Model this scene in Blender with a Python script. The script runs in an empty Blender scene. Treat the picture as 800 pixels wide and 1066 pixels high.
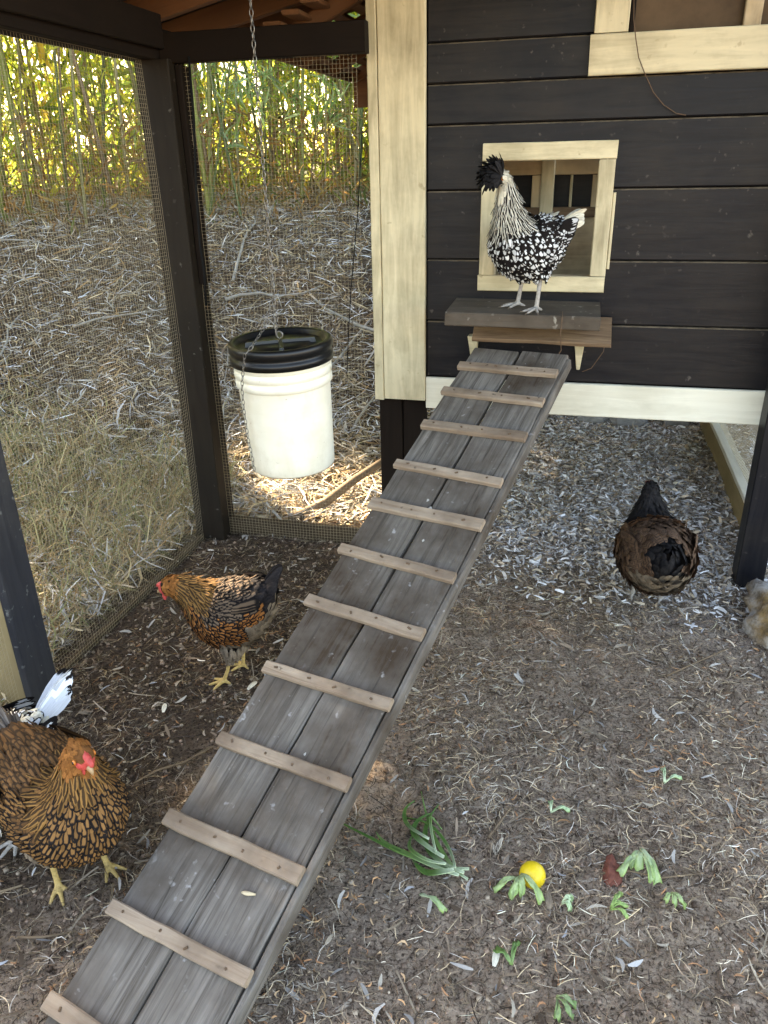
import bpy, bmesh, math, random
import numpy as np
from mathutils import Vector, Matrix, Euler
PI = math.pi
R = math.radians
rng = np.random.default_rng(11)
random.seed(7)
sc = bpy.context.scene
C = sc.collection

# ------------------------------------------------------------------ camera
cam = bpy.data.cameras.new('camera')
cam.sensor_fit = 'HORIZONTAL'; cam.sensor_width = 36; cam.lens = 36.17
cam.clip_start = 0.05; cam.clip_end = 500
cam_o = bpy.data.objects.new('camera', cam); C.objects.link(cam_o)
def look(pitch, roll, yaw):
    fwd = Vector((-math.sin(yaw)*math.cos(pitch), math.cos(yaw)*math.cos(pitch), -math.sin(pitch)))
    rt = Vector((math.cos(yaw), math.sin(yaw), 0)); up = rt.cross(fwd)
    c, s = math.cos(roll), math.sin(roll)
    r2 = c*rt + s*up; u2 = -s*rt + c*up
    return Matrix((( r2.x, u2.x, -fwd.x), (r2.y, u2.y, -fwd.y), (r2.z, u2.z, -fwd.z)))
cam_o.matrix_world = Matrix.Translation((0, 0, 1.45)) @ look(R(24.457), R(-1.298), R(14.464)).to_4x4()
sc.camera = cam_o

# ------------------------------------------------------------------ sky and sun
SUN = Vector((-0.82, 0.57, 0)).normalized()
ELEV = R(36)
w = bpy.data.worlds.new('World'); sc.world = w; w.use_nodes = True
nt = w.node_tree; nt.nodes.clear()
out = nt.nodes.new('ShaderNodeOutputWorld'); bg = nt.nodes.new('ShaderNodeBackground')
sky = nt.nodes.new('ShaderNodeTexSky'); sky.sky_type = 'NISHITA'; sky.sun_disc = False
sky.sun_elevation = ELEV; sky.sun_rotation = math.atan2(SUN.x, SUN.y)
sky.air_density = 1.0; sky.dust_density = 2.0; sky.ozone_density = 0.9
bg.inputs['Strength'].default_value = 0.15
nt.links.new(sky.outputs[0], bg.inputs[0]); nt.links.new(bg.outputs[0], out.inputs[0])
sl = bpy.data.lights.new('sun', 'SUN'); sl.energy = 5.0; sl.angle = R(0.53); sl.color = (1.0, 0.93, 0.80)
so = bpy.data.objects.new('sun', sl); C.objects.link(so)
sdir = Vector((SUN.x*math.cos(ELEV), SUN.y*math.cos(ELEV), math.sin(ELEV)))
so.rotation_euler = sdir.to_track_quat('Z', 'Y').to_euler(); so.location = sdir*30
sc.view_settings.view_transform = 'Standard'; sc.view_settings.look = 'None'
sc.view_settings.exposure = 3.12; sc.view_settings.gamma = 1.0
sc.view_settings.use_curve_mapping = False
sc.view_settings.use_white_balance = True
sc.view_settings.white_balance_temperature = 8300; sc.view_settings.white_balance_tint = 13
try:
    sc.cycles.use_denoising = True
    sc.cycles.max_bounces = 8; sc.cycles.diffuse_bounces = 4; sc.cycles.transparent_max_bounces = 8
except Exception: pass

# ------------------------------------------------------------------ materials
MATS = {}
class NB:
    def __init__(s, name, rough=0.8, spec=0.3):
        m = bpy.data.materials.new(name); m.use_nodes = True; s.m = m; s.t = m.node_tree
        s.b = s.t.nodes['Principled BSDF']; s.b.inputs['Roughness'].default_value = rough
        s.b.inputs['Specular IOR Level'].default_value = spec; MATS[name] = m
    def n(s, t, **k):
        x = s.t.nodes.new(t)
        for a, v in k.items(): setattr(x, a, v)
        return x
    def l(s, a, b): s.t.links.new(a, b)
    def coords(s, scale=(1, 1, 1), rand=True, kind='Object'):
        tc = s.n('ShaderNodeTexCoord'); mp = s.n('ShaderNodeMapping'); mp.inputs['Scale'].default_value = scale
        s.l(tc.outputs[kind], mp.inputs['Vector'])
        if rand:
            oi = s.n('ShaderNodeObjectInfo'); mu = s.n('ShaderNodeMath', operation='MULTIPLY'); mu.inputs[1].default_value = 37.0
            s.l(oi.outputs['Random'], mu.inputs[0]); s.l(mu.outputs[0], mp.inputs['Location'])
        return mp.outputs[0]
    def noise(s, vec, scale=5, detail=6, rough=0.6, dist=0.0):
        x = s.n('ShaderNodeTexNoise'); x.inputs['Scale'].default_value = scale; x.inputs['Detail'].default_value = detail
        x.inputs['Roughness'].default_value = rough; x.inputs['Distortion'].default_value = dist
        if vec is not None: s.l(vec, x.inputs['Vector'])
        return x.outputs['Fac']
    def ramp(s, fac, stops):
        x = s.n('ShaderNodeValToRGB'); e = x.color_ramp.elements
        while len(e) < len(stops): e.new(0.5)
        for i, (p, c) in enumerate(stops):
            e[i].position = p
            e[i].color = (c, c, c, 1) if isinstance(c, (int, float)) else (*c, 1)
        s.l(fac, x.inputs[0]); return x.outputs[0]
    def mix(s, fac, a, b, mode='MIX'):
        x = s.n('ShaderNodeMix', data_type='RGBA', blend_type=mode)
        for i, v in ((0, fac), (6, a), (7, b)):
            if isinstance(v, (int, float)): x.inputs[i].default_value = v
            elif isinstance(v, tuple): x.inputs[i].default_value = (*v, 1)
            else: s.l(v, x.inputs[i])
        return x.outputs[2]
    def math(s, op, a, b=0.0, clamp=False):
        x = s.n('ShaderNodeMath', operation=op, use_clamp=clamp)
        for i, v in ((0, a), (1, b)):
            if isinstance(v, (int, float)): x.inputs[i].default_value = v
            else: s.l(v, x.inputs[i])
        return x.outputs[0]
    def color(s, v):
        if isinstance(v, tuple): s.b.inputs['Base Color'].default_value = (*v, 1)
        else: s.l(v, s.b.inputs['Base Color'])
    def bump(s, h, strength=0.4, dist=0.004):
        x = s.n('ShaderNodeBump'); x.inputs['Strength'].default_value = strength; x.inputs['Distance'].default_value = dist
        s.l(h, x.inputs['Height']); s.l(x.outputs[0], s.b.inputs['Normal'])
    def rough(s, v): s.l(v, s.b.inputs['Roughness'])
    def upmask(s, lo=0.35, hi=0.8):
        g = s.n('ShaderNodeNewGeometry'); sp = s.n('ShaderNodeSeparateXYZ'); s.l(g.outputs['True Normal'], sp.inputs[0])
        return s.ramp(sp.outputs[2], [(lo, 0.0), (hi, 1.0)])

def wood(name, c1, c2, dirt=(0.05, 0.035, 0.025), dirt_amt=0.5, rough=0.8, grain=1.0, bump=0.5, specks=None, dust=None, streak=0.55):
    b = NB(name, rough, 0.17 if name == 'black_paint' else (0.12 if max(c1) < 0.06 else 0.3))
    v = b.coords((3.0, 60*grain, 60*grain)); g = b.noise(v, 1.0, 8, 0.65, 0.8)
    v2 = b.coords((1.2, 1.2, 1.2)); big = b.noise(v2, 3.0, 5, 0.6)
    col = b.mix(b.ramp(g, [(0.3, 0.0), (0.7, 1.0)]), c1, c2)
    d = b.ramp(b.math('MULTIPLY', big, b.math('ADD', g, streak)), [(0.42, 0.0), (0.75, 1.0)])
    col = b.mix(b.math('MULTIPLY', d, dirt_amt), col, dirt)
    if dust:
        dn = b.noise(b.coords((6, 6, 6)), 5.0, 5)
        col = b.mix(b.math('MULTIPLY', b.upmask(), b.ramp(dn, [(0.3, 0.25), (0.6, 1.0)])), col, dust)
    if specks:
        sn = b.noise(b.coords((1, 1, 1)), 38.0, 3, 0.5)
        big2 = b.noise(b.coords((1, 1, 1)), 7.0, 3, 0.5)
        col = b.mix(b.math('MULTIPLY', b.ramp(sn, [(0.66, 0.0), (0.74, 1.0)]), b.ramp(big2, [(0.45, 0.15), (0.6, 1.0)])), col, specks)
    b.color(col)
    b.bump(b.math('ADD', g, b.math('MULTIPLY', big, 0.6)), bump, 0.003)
    return b.m

wood('cream_paint', (0.74, 0.64, 0.42), (0.60, 0.52, 0.33), (0.26, 0.21, 0.12), 0.70, 0.6, 0.5, 0.25, specks=(0.42, 0.34, 0.20))
wood('black_paint', (0.0050, 0.0052, 0.0072), (0.0105, 0.0105, 0.0135), (0.026, 0.021, 0.017), 0.6, 0.40, 0.6, 0.35, specks=(0.08, 0.07, 0.06), dust=(0.20, 0.16, 0.11))
wood('dark_post', (0.014, 0.010, 0.007), (0.024, 0.018, 0.012), (0.010, 0.008, 0.006), 0.5, 0.6, 0.5, 0.4, specks=(0.13, 0.12, 0.10))
wood('slate_paint', (0.022, 0.022, 0.025), (0.034, 0.034, 0.038), (0.06, 0.058, 0.055), 0.5, 0.55, 0.6, 0.4, specks=(0.16, 0.16, 0.15))
wood('dark_timber', (0.009, 0.006, 0.004), (0.016, 0.010, 0.007), (0.007, 0.005, 0.004), 0.5, 0.75, 0.6, 0.4)
wood('roof_timber', (0.12, 0.048, 0.018), (0.18, 0.075, 0.028), (0.08, 0.04, 0.02), 0.6, 0.75, 0.6, 0.4)
wood('ramp_wood', (0.048, 0.038, 0.029), (0.27, 0.24, 0.205), (0.045, 0.028, 0.016), 0.95, 0.85, 1.0, 1.0, specks=(0.32, 0.30, 0.28))
wood('cleat_wood', (0.19, 0.125, 0.08), (0.48, 0.375, 0.27), (0.085, 0.05, 0.03), 0.9, 0.85, 0.8, 0.9, specks=(0.08, 0.055, 0.04))
wood('shelf_wood', (0.060, 0.044, 0.030), (0.185, 0.150, 0.115), (0.04, 0.028, 0.018), 0.8, 0.85, 0.8, 0.7, specks=(0.30, 0.27, 0.22))
wood('cedar_wood', (0.085, 0.050, 0.028), (0.30, 0.195, 0.115), (0.05, 0.032, 0.02), 0.8, 0.8, 0.6, 0.7)
wood('ochre_wood', (0.26, 0.19, 0.09), (0.34, 0.26, 0.13), (0.12, 0.08, 0.035), 0.6, 0.8, 0.6, 0.5)
wood('inner_wood', (0.60, 0.46, 0.28), (0.72, 0.58, 0.38), (0.16, 0.10, 0.05), 0.7, 0.8, 0.6, 0.4)
wood('skirt_paint', (0.80, 0.76, 0.62), (0.70, 0.66, 0.52), (0.38, 0.33, 0.22), 0.35, 0.6, 0.5, 0.3)

wood('brown_board', (0.055, 0.038, 0.022), (0.095, 0.068, 0.042), (0.03, 0.02, 0.012), 0.6, 0.85, 0.6, 0.5)
def ground_mat():
    b = NB('dirt', 0.95, 0.15)
    v = b.coords((1, 1, 1), False)
    a = b.noise(v, 2.3, 6, 0.6); f = b.noise(v, 46.0, 8, 0.75); f2 = b.noise(v, 130.0, 4, 0.7)
    c = b.mix(b.ramp(a, [(0.35, 0.0), (0.65, 1.0)]), (0.22, 0.138, 0.088), (0.40, 0.285, 0.20))
    c = b.mix(b.ramp(f, [(0.35, 0.0), (0.66, 1.0)]), c, (0.58, 0.45, 0.33), 'MIX')
    c = b.mix(b.ramp(f2, [(0.34, 0.0), (0.52, 1.0)]), (0.035, 0.022, 0.014), c)
    sx = b.n('ShaderNodeSeparateXYZ'); b.l(v, sx.inputs[0])   # shade left of the ramp painted into the soil colour
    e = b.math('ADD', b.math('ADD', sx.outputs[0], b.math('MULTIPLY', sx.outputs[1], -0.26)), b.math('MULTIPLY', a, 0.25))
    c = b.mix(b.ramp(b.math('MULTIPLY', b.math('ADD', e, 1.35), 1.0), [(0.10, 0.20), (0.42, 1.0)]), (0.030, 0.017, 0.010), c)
    yy = b.math('ADD', b.math('ADD', sx.outputs[1], b.math('MULTIPLY', sx.outputs[0], 0.25)), b.math('MULTIPLY', a, 0.6))   # pale dust under the coop
    c = b.mix(b.math('MULTIPLY', b.ramp(b.math('SUBTRACT', yy, 2.4), [(0.2, 0.0), (0.9, 0.7)]), b.ramp(b.math('ADD', sx.outputs[0], 0.95), [(0.2, 0.0), (0.5, 1.0)])), c, (0.42, 0.39, 0.36))
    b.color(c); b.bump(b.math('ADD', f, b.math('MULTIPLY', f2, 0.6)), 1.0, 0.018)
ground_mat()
def attr_mat(name, rough=0.85, trans=0.0, spec=0.2, noise=0.0):
    b = NB(name, rough, spec)
    a = b.n('ShaderNodeAttribute', attribute_name='Col')
    col = a.outputs['Color']
    if noise:
        nn = b.noise(b.coords((1, 1, 1), False), 30.0, 4)
        col = b.mix(b.ramp(nn, [(0.3, 1.0-noise), (0.7, 1.0)]), (0.0, 0.0, 0.0), col)
    b.color(col)
    if trans:
        tr = b.n('ShaderNodeBsdfTranslucent'); b.l(a.outputs['Color'], tr.inputs[0])
        mx = b.n('ShaderNodeMixShader'); mx.inputs[0].default_value = trans
        o = [x for x in b.t.nodes if x.type == 'OUTPUT_MATERIAL'][0]
        b.l(b.b.outputs[0], mx.inputs[1]); b.l(tr.outputs[0], mx.inputs[2]); b.l(mx.outputs[0], o.inputs[0])
    return b.m
attr_mat('litter', 0.85, 0.0, 0.15)
attr_mat('leaf', 0.5, 0.72, 0.35)
attr_mat('culm', 0.5, 0.0, 0.35, 0.4)
attr_mat('fluff', 0.9, 0.25, 0.05)

def simple(name, col, rough=0.5, metal=0.0, spec=0.5, nz=0.0, nscale=12, bump=0.0):
    b = NB(name, rough, spec); b.b.inputs['Metallic'].default_value = metal
    if nz:
        f = b.noise(b.coords((1, 1, 1)), nscale, 6, 0.65)
        dark = tuple(x*(1-nz) for x in col)
        b.color(b.mix(b.ramp(f, [(0.3, 0.0), (0.7, 1.0)]), dark, col))
        if bump: b.bump(f, bump, 0.004)
    else: b.color(col)
    return b.m
simple('cane_brown', (0.22, 0.15, 0.09), 0.8, 0, 0.3, 0.5, 20, 0.5)
simple('galvanised', (0.38, 0.31, 0.20), 0.5, 0.35, 0.5)
simple('chain_steel', (0.30, 0.28, 0.25), 0.35, 0.8, 0.5, 0.4, 60)
simple('rust_wire', (0.16, 0.10, 0.06), 0.7, 0.2, 0.3, 0.4, 60)
simple('black_cable', (0.008, 0.008, 0.008), 0.8, 0, 0.1)
simple('lid_plastic', (0.008, 0.008, 0.008), 0.33, 0, 0.35, 0.3, 10)
b = NB('bucket_plastic', 0.38, 0.5)
f = b.noise(b.coords((1, 1, 3)), 9, 5); f3 = b.noise(b.coords((1, 1, 1)), 60, 3)
c = b.mix(b.ramp(f, [(0.4, 0.0), (0.8, 0.5)]), (0.80, 0.76, 0.62), (0.66, 0.60, 0.44))
c = b.mix(b.ramp(f3, [(0.70, 0.0), (0.76, 0.6)]), c, (0.30, 0.22, 0.12))
f4 = b.noise(b.coords((1.0, 1.0, 0.5)), 7, 6, 0.7); c = b.mix(b.ramp(f4, [(0.52, 0.0), (0.80, 0.45)]), c, (0.45, 0.36, 0.22)); b.color(c)
b.b.inputs['Subsurface Weight'].default_value = 0.0
simple('print_ink', (0.05, 0.05, 0.05), 0.6)
simple('corrugated_metal', (0.10, 0.09, 0.08), 0.6, 0.3, 0.4, 0.5, 8)
simple('dusty_glass', (0.13, 0.085, 0.05), 0.6, 0, 0.1, 0.5, 6, 0.1)
simple('concrete', (0.30, 0.29, 0.27), 0.9, 0, 0.2, 0.3, 25, 0.4)
b = NB('rock', 0.9, 0.2)
f = b.noise(b.coords((1, 1, 1), False), 6, 8, 0.7); f2 = b.noise(b.coords((1, 1, 1), False), 30, 6, 0.7)
c = b.mix(b.ramp(f, [(0.42, 0.0), (0.58, 1.0)]), (0.30, 0.19, 0.08), (0.40, 0.37, 0.33))
b.color(b.mix(b.ramp(f2, [(0.3, 0.0), (0.55, 1.0)]), (0.10, 0.07, 0.04), c)); b.bump(b.math('ADD', f, b.math('MULTIPLY', f2, 0.4)), 1.0, 0.012)
simple('dropping', (0.50, 0.46, 0.40), 0.8, 0, 0.2, 0.3, 60)
simple('lemon_skin', (0.80, 0.55, 0.02), 0.42, 0, 0.5, 0.15, 60, 0.3)
simple('lemon_flesh', (0.78, 0.66, 0.36), 0.5, 0, 0.4, 0.2, 80)
simple('potato_skin', (0.22, 0.075, 0.05), 0.8, 0, 0.2, 0.45, 40, 0.5)
b = NB('lettuce', 0.45, 0.4)
f = b.noise(b.coords((1, 1, 1)), 40, 4); a = b.n('ShaderNodeAttribute', attribute_name='Col')
b.color(b.mix(b.ramp(f, [(0.3, 0.0), (0.7, 0.35)]), a.outputs['Color'], (0.20, 0.34, 0.08)))
simple('beak', (0.42, 0.26, 0.13), 0.4, 0, 0.5, 0.3, 40)
simple('eye', (0.01, 0.008, 0.006), 0.08, 0, 0.7)
simple('iris', (0.55, 0.16, 0.02), 0.2, 0, 0.6)
simple('comb_red', (0.62, 0.075, 0.06), 0.5, 0, 0.4, 0.35, 90, 0.7)
simple('leg_yellow', (0.62, 0.42, 0.15), 0.6, 0, 0.3, 0.4, 150, 0.8)
simple('leg_grey', (0.46, 0.42, 0.37), 0.6, 0, 0.3, 0.45, 150, 0.8)
simple('claw', (0.12, 0.09, 0.06), 0.4)
simple('skin_brown', (0.22, 0.09, 0.03), 0.95, 0, 0.1, 0.6, 40)
simple('skin_dark', (0.03, 0.022, 0.017), 0.95, 0, 0.1, 0.6, 40)
simple('skin_mottled', (0.09, 0.085, 0.08), 0.95, 0, 0.1, 0.8, 40)

def feather_mat(name, kind, ca, cb, cc=None):
    b = NB(name, 0.75, 0.08)
    a = b.n('ShaderNodeAttribute', attribute_name='fuv')
    sp = b.n('ShaderNodeSeparateXYZ'); b.l(a.outputs['Vector'], sp.inputs[0])
    u, v, r = sp.outputs
    au = b.math('ABSOLUTE', b.math('SUBTRACT', b.math('MULTIPLY', u, 2.0), 1.0))
    cx = b.n('ShaderNodeCombineXYZ'); b.l(b.math('MULTIPLY', u, 3.0), cx.inputs[0]); b.l(b.math('MULTIPLY', v, 3.0), cx.inputs[1]); b.l(b.math('MULTIPLY', r, 91.0), cx.inputs[2])
    nz = b.noise(cx.outputs[0], 1.3, 3, 0.6)
    wob = b.math('MULTIPLY', b.math('SUBTRACT', nz, 0.5), 0.35)
    if kind == 'laced':      # dark rim round a coloured centre
        tip = b.math('MULTIPLY', b.math('SUBTRACT', v, 0.62), 2.6)
        m = b.ramp(b.math('ADD', b.math('MAXIMUM', au, tip), wob), [(0.38, 0.0), (0.60, 1.0)])
    elif kind == 'hackle':   # dark shaft, coloured rim
        m = b.ramp(b.math('ADD', b.math('SUBTRACT', 1.0, au), wob), [(0.42, 0.0), (0.62, 1.0)])
    elif kind == 'spangle':  # white with black tips and blotches
        m = b.ramp(b.math('ADD', b.math('ADD', b.math('MAXIMUM', au, b.math('MULTIPLY', b.math('ABSOLUTE', b.math('SUBTRACT', v, 0.74)), 3.4)), b.math('MULTIPLY', wob, 3.4)), b.math('MULTIPLY', b.math('FRACT', b.math('MULTIPLY', r, 3.7)), 0.55)), [(0.66, 0.0), (0.78, 1.0)])
    elif kind == 'pencil':
        st = b.math('SINE', b.math('MULTIPLY', b.math('MAXIMUM', au, b.math('MULTIPLY', b.math('SUBTRACT', v, 0.4), 1.8)), 17.0))
        m = b.ramp(b.math('ADD', st, wob), [(0.35, 0.0), (0.6, 1.0)])
    elif kind == 'tipped':   # white plume with a black end
        m = b.ramp(b.math('ADD', v, b.math('MULTIPLY', b.math('SUBTRACT', nz, 0.5), 0.5)), [(0.90, 0.0), (0.93, 1.0)])
    else:
        m = b.ramp(nz, [(0.35, 0.0), (0.65, 1.0)])
    col = b.mix(m, ca, cb)
    # each feather a little lighter or darker than its neighbour, fine barbs
    vv = b.n('ShaderNodeCombineXYZ'); b.l(b.math('MULTIPLY', u, 40.0), vv.inputs[0]); b.l(b.math('MULTIPLY', v, 4.0), vv.inputs[1]); b.l(b.math('MULTIPLY', r, 55.0), vv.inputs[2])
    barb = b.noise(vv.outputs[0], 1.0, 3, 0.7)
    k = b.math('ADD', b.math('MULTIPLY', b.math('FRACT', b.math('MULTIPLY', r, 7.31)), 0.5), b.math('ADD', b.math('MULTIPLY', barb, 0.7), 0.25))
    hs = b.n('ShaderNodeHueSaturation'); b.l(col, hs.inputs['Color']); b.l(k, hs.inputs['Value'])
    b.color(hs.outputs[0]); b.bump(barb, 0.4, 0.001)
    return b.m
BLK = (0.014, 0.011, 0.010)
feather_mat('laced_gold', 'laced', (0.24, 0.118, 0.042), BLK)
feather_mat('laced_bronze', 'laced', (0.33, 0.125, 0.035), BLK)
feather_mat('laced_cushion', 'laced', (0.17, 0.082, 0.032), (0.060, 0.034, 0.018))
feather_mat('laced_dark', 'laced', (0.15, 0.10, 0.065), BLK)
feather_mat('hackle_gold', 'hackle', (0.27, 0.135, 0.042), (0.055, 0.030, 0.014))
feather_mat('hackle_head', 'plain', (0.33, 0.13, 0.035), (0.23, 0.085, 0.025))
feather_mat('fluff_grey', 'plain', (0.26, 0.20, 0.14), (0.17, 0.125, 0.085))
feather_mat('spangled', 'spangle', (0.74, 0.74, 0.72), BLK)
feather_mat('hackle_white', 'hackle', (0.70, 0.66, 0.55), BLK)
feather_mat('plain_white', 'plain', (0.74, 0.69, 0.55), (0.52, 0.47, 0.36))
feather_mat('tail_tipped', 'tipped', (0.80, 0.81, 0.83), BLK)
feather_mat('plain_black', 'plain', (0.012, 0.011, 0.012), (0.03, 0.027, 0.026))
feather_mat('pencilled_brown', 'pencil', (0.15, 0.088, 0.055), (0.065, 0.042, 0.03))
feather_mat('pencilled_russet', 'pencil', (0.21, 0.10, 0.05), (0.09, 0.05, 0.032))
feather_mat('tail_dark', 'plain', (0.035, 0.028, 0.026), (0.015, 0.013, 0.013))
feather_mat('tail_taupe', 'plain', (0.20, 0.17, 0.145), (0.11, 0.08, 0.06))
feather_mat('crest_black', 'spangle', (0.55, 0.55, 0.54), BLK)

# ------------------------------------------------------------------ helpers
def tag(o, label=None, cat=None, group=None, kind=None):
    if label: o['label'] = label
    if cat: o['category'] = cat
    if group: o['group'] = group
    if kind: o['kind'] = kind
    return o
def empty(name, loc=(0, 0, 0), rz=0.0, label=None, cat=None, group=None):
    o = bpy.data.objects.new(name, None); C.objects.link(o); o.location = loc; o.rotation_euler = (0, 0, rz)
    o.empty_display_size = 0.05
    return tag(o, label, cat, group)
def mesh_obj(name, V, F, mat, parent=None, smooth=False, loc=None):
    me = bpy.data.meshes.new(name)
    if isinstance(V, np.ndarray): V = V.tolist()
    if isinstance(F, np.ndarray): F = F.tolist()
    me.from_pydata(V, [], F); me.update()
    if smooth: me.polygons.foreach_set('use_smooth', [True]*len(me.polygons))
    for m in (mat if isinstance(mat, (list, tuple)) else [mat]): me.materials.append(MATS[m])
    o = bpy.data.objects.new(name, me); C.objects.link(o)
    if parent: o.parent = parent
    if loc is not None: o.location = loc
    return o
def quads(name, V, F, mat, parent=None, smooth=False, col=None, attr='Col', mi=None):
    """fast mesh from numpy: V (n,3), F (m,4)"""
    me = bpy.data.meshes.new(name); n, m = len(V), len(F)
    me.vertices.add(n); me.vertices.foreach_set('co', np.ascontiguousarray(V, dtype=np.float32).ravel())
    me.loops.add(m*4); me.loops.foreach_set('vertex_index', np.ascontiguousarray(F, dtype=np.int32).ravel())
    me.polygons.add(m); me.polygons.foreach_set('loop_start', np.arange(0, m*4, 4, dtype=np.int32))
    if smooth: me.polygons.foreach_set('use_smooth', np.ones(m, dtype=bool))
    mats = mat if isinstance(mat, (list, tuple)) else [mat]
    for x in mats: me.materials.append(MATS[x])
    if mi is not None: me.polygons.foreach_set('material_index', np.ascontiguousarray(mi, dtype=np.int32))
    if col is not None:
        c4 = np.ones((n, 4), dtype=np.float32); c4[:, :3] = col
        if attr == 'Col':
            ca = me.color_attributes.new('Col', 'FLOAT_COLOR', 'POINT'); ca.data.foreach_set('color', c4.ravel())
        else:
            ca = me.attributes.new(attr, 'FLOAT_VECTOR', 'POINT'); ca.data.foreach_set('vector', np.ascontiguousarray(col, dtype=np.float32).ravel())
    me.update(calc_edges=True)
    o = bpy.data.objects.new(name, me); C.objects.link(o)
    if parent: o.parent = parent
    return o
def board(name, L, W, T, loc, rot, mat, parent=None, ch=0.003, wob=0.0015, step=0.12, rnd=None):
    """a sawn board along local X with chamfered arrises and slight unevenness"""
    ch = min(ch, W*0.25, T*0.25); n = max(2, int(L/step)+1)
    rr = random.Random(rnd if rnd is not None else random.random())
    V, F = [], []
    prof = [(-W/2+ch, -T/2), (W/2-ch, -T/2), (W/2, -T/2+ch), (W/2, T/2-ch), (W/2-ch, T/2), (-W/2+ch, T/2), (-W/2, T/2-ch), (-W/2, -T/2+ch)]
    for i in range(n+1):
        x = -L/2 + L*i/n; a, c = rr.uniform(-wob, wob), rr.uniform(-wob, wob)*0.6
        for k, (y, z) in enumerate(prof):
            e = wob*0.7
            V.append((x + (rr.uniform(-e, e) if i in (0, n) else 0), y + a + rr.uniform(-e, e)*0.6, z + c*0.3 + rr.uniform(-e, e)*0.25))
    for i in range(n):
        for k in range(8):
            a = i*8+k; b2 = i*8+(k+1) % 8
            F.append((a, b2, b2+8, a+8))
    F.append(tuple(range(7, -1, -1))); F.append(tuple(n*8+k for k in range(8)))
    o = mesh_obj(name, V, F, mat, parent)
    o.location = loc; o.rotation_euler = rot
    return o
def wb(name, x0, x1, y0, y1, z0, z1, mat, parent=None, off=(0, 0, 0), **k):
    dx, dy, dz = x1-x0, y1-y0, z1-z0
    c = ((x0+x1)/2-off[0], (y0+y1)/2-off[1], (z0+z1)/2-off[2])
    if dx >= dy and dx >= dz: return board(name, dx, dy, dz, c, (0, 0, 0), mat, parent, **k)
    if dy >= dz: return board(name, dy, dx, dz, c, (0, 0, PI/2), mat, parent, **k)
    return board(name, dz, dy, dx, c, (0, -PI/2, 0), mat, parent, **k)
def beam(name, p, q, W, T, mat, parent=None, off=(0, 0, 0), **k):
    p = Vector(p); q = Vector(q); d = q-p
    r = d.to_track_quat('X', 'Z').to_euler()
    return board(name, d.length, W, T, tuple((p+q)/2 - Vector(off)), r, mat, parent, **k)
def tube(pts, r, seg=6, closed_ends=True):
    P = [Vector(p) for p in pts]; n = len(P); V, F = [], []
    rs = r if isinstance(r, (list, tuple)) else [r]*n
    up = Vector((0, 0, 1)); t0 = (P[1]-P[0]).normalized()
    if abs(t0.z) > 0.9: up = Vector((1, 0, 0))
    s = t0.cross(up).normalized()
    for i in range(n):
        t = (P[min(i+1, n-1)]-P[max(i-1, 0)]).normalized()
        s = (s - t*s.dot(t)).normalized(); u = t.cross(s)
        for k in range(seg):
            a = 2*PI*k/seg; V.append(P[i] + (s*math.cos(a)+u*math.sin(a))*rs[i])
    for i in range(n-1):
        for k in range(seg):
            a = i*seg+k; b2 = i*seg+(k+1) % seg; F.append((a, b2, b2+seg, a+seg))
    if closed_ends: F.append(tuple(range(seg-1, -1, -1))); F.append(tuple((n-1)*seg+k for k in range(seg)))
    return [tuple(v) for v in V], F
def join(parts):
    V, F = [], []
    for v, f in parts:
        o = len(V); V += [tuple(x) for x in v]; F += [tuple(i+o for i in q) for q in f]
    return V, F
def lathe(prof, seg=48, cx=0, cy=0):
    V, F = [], []
    for (r, z) in prof:
        for k in range(seg):
            a = 2*PI*k/seg; V.append((cx+r*math.cos(a), cy+r*math.sin(a), z))
    for i in range(len(prof)-1):
        for k in range(seg):
            a = i*seg+k; b2 = i*seg+(k+1) % seg; F.append((a, b2, b2+seg, a+seg))
    return V, F
def sstep(a, b, x):
    t = np.clip((x-a)/(b-a), 0, 1); return t*t*(3-2*t)
_ph = np.random.default_rng(5).uniform(0, 6.28, (40,)); _dir = np.random.default_rng(6).uniform(0, 6.28, (40,))
def nz2(x, y, f, k0=0, n=6):
    s = 0
    for i in range(n):
        a = _dir[(k0+i) % 40]; s = s + np.sin((x*np.cos(a)+y*np.sin(a))*f*(0.7+0.13*i) + _ph[(k0+i) % 40])
    return s/n
def gh(x, y):
    x = np.asarray(x, dtype=float); y = np.asarray(y, dtype=float)
    dx = np.maximum(0, -1.62-x); dy = np.maximum(0, y-3.05)*sstep(-0.35, -1.0, x - 0.0*y) + np.maximum(0, y-5.2)*sstep(-1.0, 0.5, x)
    d = np.hypot(dx, dy)
    h = 1.0*sstep(0.1, 4.3, d) + 0.02*d
    out = sstep(0.0, 0.6, d)
    h = h + out*(0.05*nz2(x, y, 3.1, 3) + 0.03*nz2(x, y, 8.0, 9))
    h = h + 0.014*nz2(x, y, 5.0, 1) + 0.009*nz2(x, y, 17.0, 12) + 0.007*nz2(x, y, 41.0, 20)
    return h

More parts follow.
